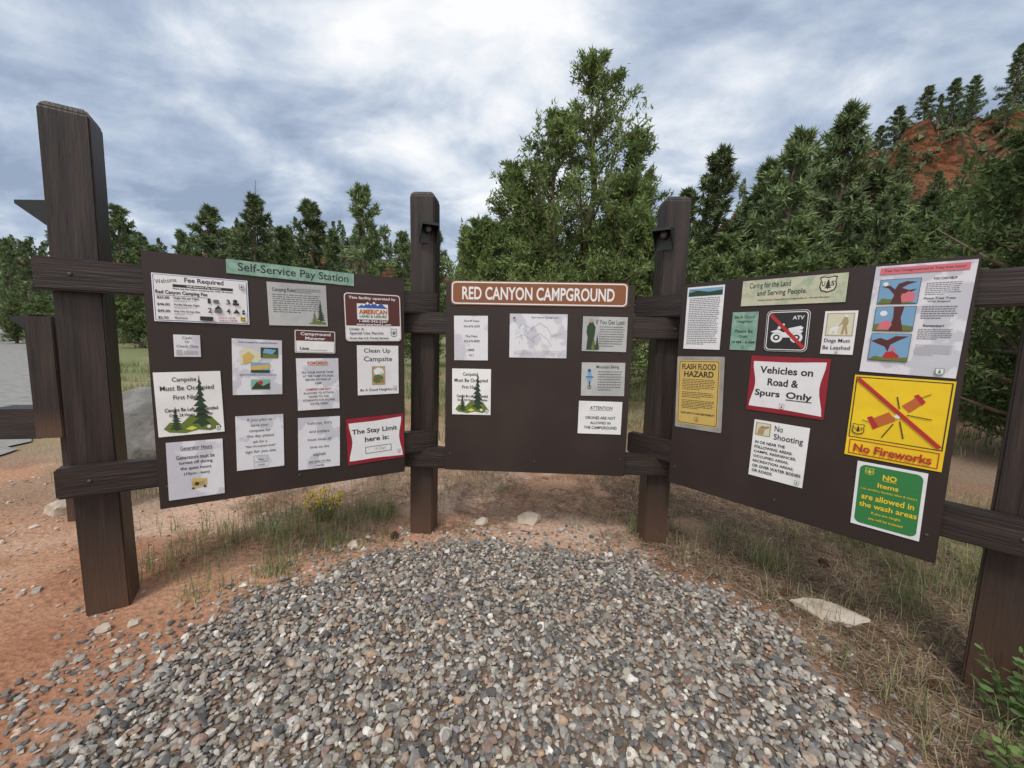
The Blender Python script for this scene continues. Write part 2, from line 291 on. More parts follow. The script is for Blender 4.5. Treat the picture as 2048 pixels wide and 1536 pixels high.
# ------------------------------------------------------------------ kiosk
BD={'L':((-1.686,1.779),math.radians(32.0)),'C':((-.431,2.470),math.radians(-2.0)),'R':((1.001,2.349),math.radians(-50.0))}
def wpos(b,u,nn,z):
    (ox,oy),a=BD[b];return (ox+u*math.cos(a)-nn*math.sin(a),oy+u*math.sin(a)+nn*math.cos(a),z)
kc=Vector((.1,2.4,0))
kiosk=bpy.data.objects.new('information_kiosk',None);COL.objects.link(kiosk);kiosk.location=kc
kiosk['label']='dark brown wooden notice board kiosk with three angled panels';kiosk['category']='notice board'
def box_mesh(name,dx,dy,dz,mat,bev=.006,top=0,seed=0,warp=0):
    bm=bmesh.new();bmesh.ops.create_cube(bm,size=1)
    for v in bm.verts: v.co=Vector((v.co.x*dx,v.co.y*dy,v.co.z*dz))
    if top:
        bmesh.ops.bisect_plane(bm,geom=bm.verts[:]+bm.edges[:]+bm.faces[:],plane_co=(0,0,dz/2-top),plane_no=(0,0,1))
        for v in bm.verts:
            if v.co.z>dz/2-top*.5: v.co.x*=1-1.1*top/dx;v.co.y*=1-1.1*top/dy
    bmesh.ops.bevel(bm,geom=[e for e in bm.edges],offset=bev,segments=2,affect='EDGES')
    L_=max(dx,dz)
    if warp:
        for k in range(1,8):
            no=(1,0,0) if dx>dz else (0,0,1);co=[c*(-.5+k/8)*L_ for c in no]
            bmesh.ops.bisect_plane(bm,geom=bm.verts[:]+bm.edges[:]+bm.faces[:],plane_co=co,plane_no=no)
        q=random.Random(seed);ph=q.random()*6
        for v in bm.verts:
            t=(v.co.x if dx>dz else v.co.z)/L_
            o=warp*math.sin(t*5+ph);
            if dx>dz: v.co.z+=o
            else: v.co.x+=o;v.co.y+=o*.5
    me=bpy.data.meshes.new(name);bm.to_mesh(me);bm.free();me.materials.append(mat);return me
def kpart(name,me,pos,rz,parent=kiosk,pc=kc):
    o=link(name,me,loc=Vector(pos)-pc,rz=rz,parent=parent);return o
hw=[('L',-.235,.105,2.42),('C',-.18,.105,2.41),('C',1.44,.10,2.40),('R',1.34,.11,2.62)]
for i,(b,u,nn,h) in enumerate(hw):
    px=wpos(b,u,nn+.075,0);me=box_mesh('post',.158,.158,h,wood_v,.007,.028,i,.004)
    kpart('post',me,(px[0],px[1],h/2-.1),BD[b][1]+rnd.uniform(-.02,.02))
for b,u0,u1,zz_ in [('L',-.345,1.42,(1.597,.685)),('C',-.30,1.60,(1.470,.577)),('R',-.33,1.72,(1.610,.690))]:
    for z_ in zz_:
        q=wpos(b,(u0+u1)/2,.062,z_);kpart('rail',box_mesh('rail',u1-u0,.07,.138,wood_h,.008,0,int(z_*99),.002),q,BD[b][1])
pw_={'L':1.19,'C':1.18,'R':1.14}
for b in 'LCR':
    kpart('board',box_mesh('board',pw_[b],.02,1.22,board_m,.0025),wpos(b,pw_[b]/2,.0115,1.12),BD[b][1])
    for (u,z_) in [(.035,1.60),(.035,.62),(pw_[b]-.035,1.60),(pw_[b]-.035,.62),(pw_[b]*.5,.585)]:
        V,F=ico(1);kpart('bolt',mesh_np('bolt',V*np.array([.008,.003,.008]),F,None,True,steel),wpos(b,u,0,z_),BD[b][1])
for b,u,z_ in [('L',-.235,1.6),('L',-.235,.685),('C',-.2,1.47),('C',-.2,.577),('C',1.45,1.47),('C',1.45,.577),('R',1.34,1.61),('R',1.34,.69)]:
    V,F=ico(1);kpart('bolt',mesh_np('bolt',V*np.array([.010,.005,.010]),F,None,True,steel),wpos(b,u,.026,z_),BD[b][1])
def hood_mesh(name,wd,ht,dp):
    bm=bmesh.new();pr=[(0,ht/2),(-dp,ht/2-.02),(-dp,ht/2-.035),(0,-ht/2)];t=.004
    def prism(x0,x1,P):
        a=[bm.verts.new((x0,y_,z_)) for y_,z_ in P];b=[bm.verts.new((x1,y_,z_)) for y_,z_ in P]
        bm.faces.new(a);bm.faces.new(b[::-1])
        for i in range(len(P)): j=(i+1)%len(P);bm.faces.new((a[j],a[i],b[i],b[j]))
    prism(-wd/2,-wd/2+t,pr);prism(wd/2-t,wd/2,pr)
    prism(-wd/2+t,wd/2-t,[(0,ht/2),(-dp,ht/2-.02),(-dp,ht/2-.026),(0,ht/2-.006)])
    prism(-wd/2+t,wd/2-t,[(-.0,ht/2-.008),(-.006,ht/2-.008),(-.006,-ht/2),(0,-ht/2)])
    prism(-wd/2+t,wd/2-t,[(-dp,ht/2-.026),(-dp,ht/2-.035),(-dp+.004,ht/2-.035),(-dp+.004,ht/2-.026)])
    bmesh.ops.recalc_face_normals(bm,faces=bm.faces);me=bpy.data.meshes.new(name);bm.to_mesh(me);bm.free();me.materials.append(dkgreen);return me
def lamp(pos,rz,sc=1,parent=kiosk,pc=kc):
    h=kpart('hooded_lamp',hood_mesh('hooded_lamp',.1*sc,.12*sc,.1*sc),pos,rz,parent,pc)
    bm=bmesh.new();bmesh.ops.create_uvsphere(bm,u_segments=12,v_segments=8,radius=.022*sc)
    me=bpy.data.meshes.new('lamp_lens');bm.to_mesh(me);bm.free();me.materials.append(lens_m)
    l=link('lamp_lens',me,loc=(0,-.03*sc,.02*sc),parent=h)
lamp(wpos('C',-.145,.10,2.045),BD['C'][1]+.45,1.05);lamp(wpos('C',1.372,.10,2.03),BD['C'][1]-.55,1.1)
q=wpos('L',-.235-.075,.105+.10,1.86);lamp(q,BD['L'][1]-math.pi/2,1.05)
fc=Vector((-3.15,2.66,0));fee=bpy.data.objects.new('fee_station',None);COL.objects.link(fee);fee.location=fc
fee['label']='small dark brown wooden fee post with side box';fee['category']='pay station'
kpart('post',box_mesh('post',.13,.13,1.50,wood_v,.006,0,3,.003),(-3.11,2.70,.65),.3,fee,fc)
kpart('board',box_mesh('board',.14,.04,.82,wood_v,.005),(-3.14,2.57,1.04),.35,fee,fc)
kpart('deposit_box',box_mesh('deposit_box',.30,.2,.21,wood_h,.006),(-3.44,2.68,.71),.2,fee,fc)
lamp((-3.20,2.60,1.40),-math.pi/2+.3,1.0,fee,fc)
# ------------------------------------------------------------------ signs
_tc={}
def text_geo(t,bold):
    k=(t,bold)
    if k in _tc: return _tc[k]
    c=bpy.data.curves.new('txt','FONT');c.body=t;c.size=1;c.resolution_u=3
    if bold: c.offset=.016*bold
    o=bpy.data.objects.new('txt',c);COL.objects.link(o);dg=bpy.context.evaluated_depsgraph_get();me=bpy.data.meshes.new_from_object(o.evaluated_get(dg))
    V=[(v.co.x,v.co.y) for v in me.vertices];F=[tuple(p_.vertices) for p_ in me.polygons]
    COL.objects.unlink(o);bpy.data.objects.remove(o);bpy.data.curves.remove(c);bpy.data.meshes.remove(me)
    xs=[a for a,_ in V];ys=[b for _,b in V];r_=(V,F,min(xs),max(xs),min(ys),max(ys));_tc[k]=r_;return r_
def rrect(x0,y0,x1,y1,rx,ry,seg=5):
    if rx<=0: return [(x0,y0),(x1,y0),(x1,y1),(x0,y1)]
    o=[]
    for cx_,cy_,a0 in ((x1-rx,y0+ry,-90),(x1-rx,y1-ry,0),(x0+rx,y1-ry,90),(x0+rx,y0+ry,180)):
        for i in range(seg+1):
            a=math.radians(a0+90*i/seg);o.append((cx_+rx*math.cos(a),cy_+ry*math.sin(a)))
    return o
def sign(b,name,label,cat,u,z_,w_,h_,rot,mat,parts,rad=0,group=None,nofs=0):
    x0,y0=-w_/2,h_/2
    O=rrect(-w_/2,-h_/2,w_/2,h_/2,rad,rad);n_=len(O)
    V=[(a,-.0012-nofs,c) for a,c in O]+[(a,.0012,c) for a,c in O]
    Fs=[tuple(range(n_)),tuple(range(2*n_-1,n_-1,-1))]+[(i,i+n_,(i+1)%n_+n_,(i+1)%n_) for i in range(n_)]
    me=bpy.data.meshes.new(name);me.from_pydata(V,[],Fs);me.update();me.materials.append(SH[mat])
    bm=bmesh.new();bm.from_mesh(me);bmesh.ops.recalc_face_normals(bm,faces=bm.faces);bm.to_mesh(me);bm.free()
    q=wpos(b,u,-.0028,z_)
    ob=link(name,me,label,cat,group=group,loc=q,rz=BD[b][1]);ob.rotation_euler=(0,math.radians(-rot),BD[b][1])
    layer=0
    for pn,prims in parts:
        V=[];Fs=[];MI=[];mats=[]
        def add(vs,fs,c):
            if c not in mats: mats.append(c)
            y=-.0017-nofs-layer*.00022;k=len(V)
            V.extend((x0+vx/100*w_,y,y0-vy/100*h_) for vx,vy in vs)
            for f_ in fs: Fs.append(tuple(k+i for i in f_));MI.append(mats.index(c))
        for pr in prims:
            layer+=1;t=pr[0]
            if t=='T':
                _,tx,a0,b0,a1,b1,c=pr[:7];bo=pr[7] if len(pr)>7 else 0;ang=pr[8] if len(pr)>8 else 0
                gV,gF,mx0,mx1,my0,my1=text_geo(tx,bo+.5)
                vs=[(a0+(vx-mx0)/(mx1-mx0)*(a1-a0),b1-(vy-my0)/(my1-my0)*(b1-b0)) for vx,vy in gV]
                if ang:
                    mx_,my_=(a0+a1)/2,(b0+b1)/2;ca,sa=math.cos(math.radians(ang)),math.sin(math.radians(ang));asp=h_/w_
                    vs=[(mx_+(vx-mx_)*ca+(vy-my_)*asp*sa,my_-(vx-mx_)/asp*sa+(vy-my_)*ca) for vx,vy in vs]
                add(vs,gF,c)
            elif t=='R': _,a0,b0,a1,b1,c=pr;add([(a0,b0),(a1,b0),(a1,b1),(a0,b1)],[(0,1,2,3)],c)
            elif t=='RR':
                _,a0,b0,a1,b1,c,rx=pr;vs=rrect(a0,b0,a1,b1,rx,rx*w_/h_);add(vs,[tuple(range(len(vs)))],c)
            elif t=='P': add(pr[1],[tuple(range(len(pr[1])))],pr[2])
            elif t=='E':
                _,ex,ey,rx,c=pr;ry=rx*w_/h_;vs=[(ex+rx*math.cos(i*.314159),ey+ry*math.sin(i*.314159)) for i in range(20)];add(vs,[tuple(range(20))],c)
            elif t=='F':
                _,a0,b0,a1,b1,nn,c=pr;qr=random.Random(int(a0*7+b0*13+u*1000));dy=(b1-b0)/nn
                for i in range(nn):
                    xx=a0;end=a1 if i<nn-1 else a0+(a1-a0)*.6
                    end-=qr.random()*.08*(a1-a0)
                    while xx<end:
                        wl=(a1-a0)*(.03+.07*qr.random());e2=min(xx+wl,end);yy=b0+i*dy
                        add([(xx,yy),(e2,yy),(e2,yy+dy*.34),(xx,yy+dy*.34)],[(0,1,2,3)],c);xx=e2+(a1-a0)*.018
            elif t=='L':
                _,ax,ay,bx,by,th,c=pr;d=Vector((bx-ax,(by-ay)*h_/w_)).normalized();px_,py_=-d.y*th/2,d.x*th/2*w_/h_
                add([(ax+px_,ay+py_),(bx+px_,by+py_),(bx-px_,by-py_),(ax-px_,ay-py_)],[(0,1,2,3)],c)
        me=bpy.data.meshes.new(pn);me.from_pydata(V,[],Fs);me.update()
        for c in mats: me.materials.append(ink(c))
        me.polygons.foreach_set('material_index',MI)
        link(pn,me,parent=ob)
    return ob
def T(*a): return ('T',)+a
def tree(x,y,w_,h_,c):
    P=[(0,0),(.18,.22),(.1,.24),(.32,.46),(.16,.47),(.42,.7),(.2,.7),(.5,.9),(.07,.88),(.07,1)]
    return ('P',[(x+a*w_,y+b*h_) for a,b in P]+[(x-a*w_,y+b*h_) for a,b in P[::-1][:-1]],c)
def ftree(x,y,w_,h_,c,seed):
    q=random.Random(seed);Lp=[];n_=9
    for i in range(n_):
        t=(i+.6)/n_;wd=w_*.5*t*(.75+.5*q.random());Lp+=[(wd,t*h_),(wd*.35,t*h_+h_*.012)]
    q2=random.Random(seed+9);Rp=[]
    for i in range(n_):
        t=(i+.3)/n_;wd=w_*.5*t*(.75+.5*q2.random());Rp+=[(-wd,t*h_),(-wd*.35,t*h_+h_*.012)]
    return ('P',[(x,y)]+[(x+a,y+b) for a,b in Lp]+[(x+w_*.06,y+h_),(x-w_*.06,y+h_)]+[(x+a,y+b) for a,b in Rp[::-1]],c)
def shield(x,y,w_,h_,c,bg,us=True):
    S=[(-.5,-.46),(-.3,-.5),(0,-.42),(.3,-.5),(.5,-.46),(.44,-.2),(.5,.1),(.4,.36),(0,.5),(-.4,.36),(-.5,.1),(-.44,-.2)]
    o=[('P',[(x+a*w_,y+b*h_) for a,b in S],c),('P',[(x+a*w_*.86,y+b*h_*.86) for a,b in S],bg),tree(x,y-.32*h_,w_*.42,h_*.62,c)]
    if us: o+=[T('U',x-.36*w_,y-.2*h_,x-.17*w_,y+.1*h_,c,1),T('S',x+.17*w_,y-.2*h_,x+.36*w_,y+.1*h_,c,1)]
    return o
def border(i0,i1,c,bg,rad,asp):
    return [('RR',i0,i0*asp,100-i0,100-i0*asp,c,rad),('RR',i1,i1*asp,100-i1,100-i1*asp,bg,max(rad-(i1-i0),.1))]
def cushion(c):
    o=[]
    cs=[(4,10),(96,6),(97,95),(3,92)]
    for i in range(4):
        a=cs[i];b_=cs[(i+1)%4];d=5.5 if i%2 else 1.5
        for k in range(8):
            t=k/8;s_=math.sin(t*math.pi)**2*d;nx_,ny_={0:(0,1),1:(-1,0),2:(0,-1),3:(1,0)}[i]
            o.append((a[0]+(b_[0]-a[0])*t+nx_*s_,a[1]+(b_[1]-a[1])*t+ny_*s_))
    return ('P',o,c)
scene_trees=lambda c,c2:[('P',[(8,88),(18,78),(34,82),(50,68),(66,74),(80,72),(92,86),(96,91),(78,96),(60,93),(40,97),(16,94)],c2),ftree(66,5,34,84,c,1),ftree(27,54,22,38,c,2),('E',76,89,3,'w'),('P',[(40,90),(50,86),(58,90),(50,93)],'lime')]
sign('L','pay_station_sign','green mottled strip sign reading Self-Service Pay Station','sign',.604,1.694,.590,.069,-.6,'teal',[('lettering',[T('Self-Service Pay Station',8,16,95,92,'k')])])
sign('L','fee_notice','white camping fee notice with prices and steps','sign',.212,1.524,.363,.219,.0,'paper',[('border',border(1.2,1.9,'bl','w',1.5,1.66)),('lettering',[
 T('Welcome',3,10,24,19,'k',0,12),T('Fee Required',32,5,73,18,'k',1),('R',20,20.5,83,26.5,'k'),T('Self-Service Pay Station',34,21.5,70,25.8,'w',1),T('Please pay fees before occupying site, within 30 minutes',20,28,83,32,'k',1),
 T('Red Canyon Camping Fee',3,34,55,44,'k',1),('R',3,44.6,55,45.3,'k'),T('$23.00',4,47,16,53,'k',1),T('Single Site per Night',20,47,46,52,'k',1),T('$46.00',4,61,16,67,'k',1),T('Double Site per Night',20,61,46,66,'k',1),T('$45.00',4,75,16,81,'k',1),T('Day Use Group Site',20,75,46,80,'k',1),T('$2.50',4,89,14,95,'k',1),T('Showers',20,89,33,93,'k',1),
 ('F',20,54,44,58,2,'g'),('F',20,68,44,72,2,'g'),('F',20,82,40,86,2,'g'),
 T('1',55,46,58,57,'k',1),T('3',75,46,79,57,'k',1),T('2',55,66,59,77,'k',1),T('4',75,66,79,77,'k',1),T('Check In: 1:00 PM',66,85,84,89,'red'),T('Check Out: 12:00 PM',66,91,86,95,'red')]),
 ('pictogram',[('R',61,48,67,56,'g'),('P',[(62,68),(66,60),(70,68)],'k'),('E',85,49,2.5,'k'),('R',82,53,89,58,'k'),tree(64,64,6,12,'k'),('P',[(82,76),(86,66),(90,76)],'k'),('E',94,70,1.5,'k'),('R',92.5,73,95.5,78,'k'),('R',46,86,60,95,'k'),('R',62,69,70,77,'g')]),('emblem',shield(93,16,6,12,'k','w')+shield(93,89,6,11,'y','dg'))])
sign('L','camping_rules_notice','dull laminated camping rules sheet with tree pictures','notice',.616,1.530,.278,.223,1.2,'dull',[('lettering',[T('Camping Rules',8,12,46,23,'k'),('F',8,27,92,72,9,'g'),('F',46,12,92,24,3,'g')]),('picture',[ftree(88,36,16,52,'dg',4),ftree(77,64,12,28,'ol',5),('P',[(66,94),(80,86),(97,90),(97,96)],'ol')])])
sign('L','operator_sign','maroon metal campground operator sign with mountain logo','sign',1.006,1.483,.328,.285,1.5,'maroon',[('border',[('RR',1.5,1.7,98.5,98.3,'w',6),('RR',3,3.4,97,96.6,'dbr',5)]+[('P',[(3.2,67),(96.8,67),(96.8,92),(93,96.4),(7,96.4),(3.2,92)],'w')]),
 ('emblem',[('R',22,22,76,54,'w'),('P',[(22,31),(30,24),(34,27),(40,18),(46,25),(51,17),(57,26),(64,20),(70,27),(76,31)],'bl'),('P',[(37,22),(40,18),(43,22),(40,24)],'w'),('P',[(49,20),(51,17),(54,21),(51,23)],'w')]+shield(85,81,12,18,'k','w')),
 ('lettering',[T('This facility operated by',9,8,90,15,'w',.6),T('AMERICAN',25,33,74,43,'or',1.4),T('LAND & LEISURE',26,45,73,50,'gn',1),T('1-800-342-2267',25,55,75,60,'w',.6),T('www.americanLL.com',20,61.5,80,66.5,'w',.6),T('Under A',8,71,32,76,'k'),T('Special Use Permit',8,79,66,86,'k'),T('From the U.S. Forest Service',8,90,75,94,'k',1)])],rad=.02)
sign('L','campground_manager_sign','small white and maroon campground manager sign','sign',.693,1.333,.200,.123,-1,'white',[('border',[('R',2,3,98,46,'dbr'),('R',2,3,3,97,'dbr'),('R',97,3,98,97,'dbr'),('R',2,95.5,98,97,'dbr')]),('lettering',[T('Campground',14,8,88,26,'w',.6),T('Manager',25,28,75,45,'w',.6),T('Unit',12,74,34,87,'k',1),('R',36,86,80,87.5,'k')])],rad=.006)
sign('L','cash_notice','small white paper notice reading Cash Or Check Only','notice',.142,1.302,.099,.105,-.4,'reflection',[('lettering',[T('Cash',32,7,68,19,'g'),T('Or',42,26,60,37,'g'),T('Check Only',10,46,92,61,'g')]),('picture',[('R',8,68,30,90,'lg'),('R',36,72,88,86,'lg')])])
sign('L','accepted_cards_notice','white laminated notice with coloured card pictures','notice',.421,1.196,.217,.288,-1.5,'reflection',[('lettering',[T('Cards Accepted For Campsite Discount',12,4,90,8,'k'),T('America the Beautiful Annual Pass & Senior Pass',14,62,88,65,'bl')]),
 ('picture',[('P',[(14,22),(24,14),(40,18),(56,24),(60,34),(48,42),(30,40),(16,46)],'cream'),('P',[(20,30),(32,22),(44,30),(36,42),(22,44)],'ye'),('P',[(56,14),(92,14),(92,33),(56,33)],'dg'),('P',[(64,16),(88,18),(80,26),(60,24)],'lb'),('R',60,26,90,33,'ol'),('R',36,42,74,60,'lb'),('P',[(36,48),(74,44),(74,52),(36,56)],'ye'),('R',36,55,74,60,'dg'),('R',36,72,74,90,'teal'),('P',[(36,90),(48,76),(60,84),(74,78),(74,90)],'dg'),('E',55,78,5,'red'),('R',14,62,17,65,'pk')])])
sign('L','water_tank_notice','white paper reminder notice about filling water tanks','notice',.702,1.098,.212,.289,.3,'reflection',[('lettering',[T('REMEMBER',26,6,75,12,'or',1),('R',26,13,75,13.7,'or'),T('FILL YOUR WATER TANK',12,25,88,29,'g',.6),T('AT THE DUMP STATION',14,32,86,36,'g',.6),T('BEFORE SETTING UP',20,39,80,43,'g',.6),T('CAMP',42,46,58,50,'g',.6),T('CAMPERS ARE NOT',20,58,80,62,'red',.6),T('ALLOWED TO ATTACH',14,65,86,69,'g',.6),T('HOSES TO THE',26,72,74,76,'g',.6),T('HYDRANTS FOR FILLING',12,79,88,83,'g',.6),T('WATER TANKS',28,86,72,90,'g',.6)])])
sign('L','clean_campsite_sign','white sign reading Clean Up Campsite with picture','sign',1.030,1.171,.241,.296,.2,'paper',[('lettering',[T('Clean Up',16,6,80,17,'k'),T('Campsite',16,22,84,35,'k'),T('Be A Good Neighbor',6,87,86,94,'k')]),('picture',[('R',34,42,66,80,'tan'),('P',[(38,50),(48,44),(60,47),(64,56),(50,60),(40,58)],'w'),('P',[(38,62),(50,58),(62,64),(60,74),(44,77),(36,72)],'gn'),('E',46,68,5,'red'),('E',56,56,4,'cream'),('E',58,72,4,'or')]),('emblem',shield(91,88,8,10,'k','w',False))])
sign('L','occupied_campsite_sign','white sign saying campsite must be occupied, green trees','sign',.139,1.023,.252,.309,.8,'white',[('picture',scene_trees('dg','ol')),('lettering',[T('Campsite',26,8,62,17,'k'),T('Must Be Occupied',8,21,88,31,'k'),T('First Night',26,36,68,45,'k'),T('Cannot Be Left Unattended',12,56,92,62,'k',.6),T('Over 24 Hours Thereafter',18,65,84,70,'k',.6)]),('emblem',shield(90,92,7,8,'k','w',False))])
sign('L','leaving_campsite_notice','white paper notice about leaving the campsite','notice',.418,.798,.212,.288,-.8,'reflection',[('lettering',[T('If you plan to',24,5,76,12,'g'),T('leave your',31,15,68,22,'g'),T('campsite for',27,25,72,32,'g'),T('the day please',22,35,79,42,'g'),T('ask for a',34,46,64,51,'g'),T('"Site Occupied Until"',18,55,82,60,'g',.6),T('sign for you site',18,64,82,71,'g'),T('Site',44,81,56,84,'g',.6),T('Occupied',38,86,62,89,'g',.6),T('Until',43,91,57,94,'g',.6)]),('border',[('R',35,75,65,75.4,'g'),('R',35,96,65,96.4,'g'),('R',35,75,35.6,96.4,'g'),('R',64.5,75,65,96.4,'g')])])
sign('L','vehicle_notice','white paper notice about vehicles staying on asphalt','notice',.699,.761,.214,.296,-1.2,'reflection',[('lettering',[T("Vehicles, RV's",20,8,80,15,'g'),T('and trailers',26,24,74,30,'g'),T('must keep all',22,40,78,47,'g'),T('tires on the',27,55,73,60,'g'),T('asphalt',35,69,65,77,'g'),T('(no tires on the',24,84,76,89,'g',.6),('R',24,89.6,76,90,'g'),T('gravel)',40,92,60,97,'g',.6)])])
sign('L','stay_limit_sign','crimson and white metal stay limit sign','sign',1.013,.748,.338,.281,1.5,'crimson',[('border',[cushion('w')]),('lettering',[T('The Stay Limit',9,24,88,38,'k',1.2),T('here is:',30,43,72,54,'k',1.2),T('14 Days',46,68,66,77,'lg')]),('frame',[('R',30,65,76,66,'k'),('R',30,79,76,80,'k'),('R',30,65,30.7,80,'k'),('R',75.3,65,76,80,'k')]),('emblem',shield(90,84,6,9,'dr','w',False))])
sign('L','generator_notice','white paper generator hours notice with small picture','notice',.146,.692,.218,.287,-.6,'reflection',[('lettering',[T('Generator Hours',24,8,80,15,'k'),('R',24,15.6,80,16.1,'k'),T('Generators must be',16,24,84,31,'k'),T('turned off during',20,34,80,41,'k'),T('the quiet hours',22,44,77,51,'k'),T('(10pm - 6am)',28,54,74,60,'k')]),('picture',[('P',[(40,68),(44,66),(68,68),(67,82),(42,84)],'ye'),('R',42,72,64,80,'tan'),('R',41,82,45,85,'k'),('R',62,80,66,84,'k'),('E',50,76,4,'dg')])])
sign('C','campground_sign','brown metal sign with white lettering Red Canyon Campground','sign',.584,1.664,1.104,.149,.3,'brown',[('border',border(.5,1.2,'w','brown',2.5,7.4)),('lettering',[T('RED CANYON CAMPGROUND',6.5,24,92.5,78,'w',.8)])],rad=.02)
sign('C','emergency_numbers_notice','white paper notice listing emergency phone numbers','notice',.163,1.379,.215,.281,1.0,'reflection',[('lettering',[T('Sheriff Dept.',30,9,76,15,'g',.6),T('435-676-2678',28,21,76,26,'g',.6),T('Fire Dept.',34,43,70,49,'g',.6),T('435-676-8585',28,54,76,59,'g',.6),T('EMS',42,74,60,79,'g',.6),T('911',45,86,57,91,'g',.6)])])
rr=random.Random(4)
road=[(14,30),(24,22),(38,34),(52,20),(66,32),(74,50),(90,44)]
sign('C','campground_map','laminated campground map with thin road lines','map',.589,1.403,.362,.275,.6,'reflection',[('lettering',[T('Red Canyon Campground',38,6,84,11,'k')]),('picture',[('L',a[0],a[1],c[0],c[1],.6,'lg') for a,c in zip(road[:-1],road[1:])]+[('L',a[0],a[1]+24,c[0],c[1]+24,.5,'lg') for a,c in zip(road[0:5],road[1:6])]+[('E',10+rr.random()*35,28+rr.random()*40,.7,'lb') for i in range(36)]+[('E',8,10,2,'g'),('F',8,84,40,94,3,'lg'),('F',60,84,90,94,3,'lg')])])
sign('C','getting_lost_notice','dull laminated notice reading If You Get Lost','notice',1.004,1.425,.277,.216,0,'dull',[('lettering',[T('If You Get Lost:',30,9,94,22,'k'),('F',38,28,94,90,9,'g')]),('picture',[('P',[(10,96),(12,60),(9,46),(10,28),(14,20),(16,8),(22,8),(24,20),(29,30),(28,50),(26,62),(32,96)],'dg'),('E',19,13,4,'tan'),ftree(34,52,14,44,'dg',6),ftree(25,66,14,30,'ol',7)])])
sign('C','mountain_biking_notice','dull laminated mountain biking notice with cyclist picture','notice',1.008,1.141,.273,.212,1.0,'dull',[('lettering',[T('Mountain Biking',34,8,86,20,'k'),('F',38,26,94,88,8,'g')]),('picture',[('P',[(14,30),(22,28),(25,44),(22,60),(20,64),(16,64),(13,52)],'lb'),('E',18,24,4,'bl'),('E',19,74,4.5,'k'),('E',19,74,3.2,'lg'),('R',18,56,20,76,'k'),('R',10,42,28,44,'k')])])
sign('C','drone_notice','white paper notice saying drones are not allowed','notice',1.001,.893,.275,.212,0,'paper',[('lettering',[T('ATTENTION',26,15,78,25,'k',.6),('R',26,27,78,28,'k'),T('DRONES ARE NOT',17,46,86,55,'k',.6),T('ALLOWED IN',28,62,75,70,'k',.6),T('THE CAMPGROUND',14,76,90,85,'k',.6)])])
sign('C','occupied_campsite_sign','white sign saying campsite must be occupied, green trees','sign',.171,1.035,.250,.298,.5,'white',[('picture',scene_trees('dg','ol')),('lettering',[T('Campsite',28,8,64,17,'k'),T('Must Be Occupied',6,21,92,31,'k'),T('First Night',26,36,68,45,'k'),T('Cannot Be Left Unattended',12,56,92,62,'k',.6),T('Over 24 Hours Thereafter',14,65,92,70,'k',.6)]),('emblem',shield(90,92,7,8,'k','w',False))])
sign('R','agency_sign','cream and green strip sign, Caring for the Land','sign',.548,1.646,.430,.130,-.5,'cream',[('lettering',[T('Caring for the Land',8,10,50,38,'k'),T('and Serving People.',17,42,66,68,'k'),T('United States Department of Agriculture - Forest Service',18,76,86,84,'brown',1)]),('emblem',shield(84,36,15,58,'k','cream'))])
sign('R','rules_notice','white laminated information sheet with landscape header','notice',.140,1.527,.206,.357,-.2,'paper',[('picture',[('R',4,3,96,15,'lb'),('P',[(4,9),(30,6),(60,9),(96,7),(96,15),(4,15)],'dg')]),('lettering',[T('Camp',8,4,26,7,'k'),('F',8,18,92,94,26,'g')])])
sign('R','quiet_hours_sign','green mottled sign asking neighbours to be quiet','sign',.358,1.451,.125,.201,-.3,'teal',[('lettering',[T('Be A Good',10,9,86,17,'dg'),T('Neighbor',20,21,80,30,'dg'),T('Please Be',16,46,84,54,'dg'),T('Quiet',32,60,66,68,'dg'),T('10 PM - 6 AM',6,76,94,82,'dg',1)]),('emblem',shield(50,91,12,10,'dg','teal',False))])
sign('R','no_vehicle_sign','black square sign, quad bike with red slash','sign',.550,1.451,.181,.203,0,'white',[('border',[('RR',1,1,99,99,'k',12),('RR',3.5,3.5,96.5,96.5,'w',10),('RR',5.5,5.5,94.5,94.5,'k',9)]),
 ('pictogram',[('E',28,66,14,'w'),('E',28,66,8,'k'),('E',28,66,4,'w'),('E',74,66,14,'w'),('E',74,66,8,'k'),('E',74,66,4,'w'),('P',[(12,52),(30,46),(44,54),(56,48),(66,44),(88,50),(84,56),(66,54),(60,66),(42,66),(38,56),(20,54)],'w'),('P',[(28,44),(34,34),(44,32),(46,36),(38,38),(36,46)],'w'),('P',[(54,44),(82,38),(88,42),(86,47),(58,50)],'w')]),('slash',[('L',10,10,92,90,9,'red')]),('lettering',[T('ATV',62,14,88,23,'w',1)])],rad=.022)
sign('R','dog_leash_sign','small white sign saying dogs must be leashed','sign',.752,1.442,.116,.196,-.7,'paper',[('picture',[('R',8,5,92,58,'tan'),('R',11,7,89,56,'cream'),('P',[(56,54),(60,34),(56,22),(62,14),(66,9),(72,14),(76,26),(72,36),(78,54),(71,54),(67,40),(63,54)],'tan'),('P',[(20,54),(22,40),(34,36),(42,36),(46,30),(52,34),(48,40),(44,44),(44,54),(38,54),(37,46),(28,47),(26,54)],'w'),('L',46,36,58,26,2,'k'),('E',68,12,5,'w')]),('lettering',[T('Dogs Must',8,64,88,75,'k'),T('Be Leashed',6,80,90,89,'k')]),('emblem',shield(50,95,9,7,'k','w',False))])
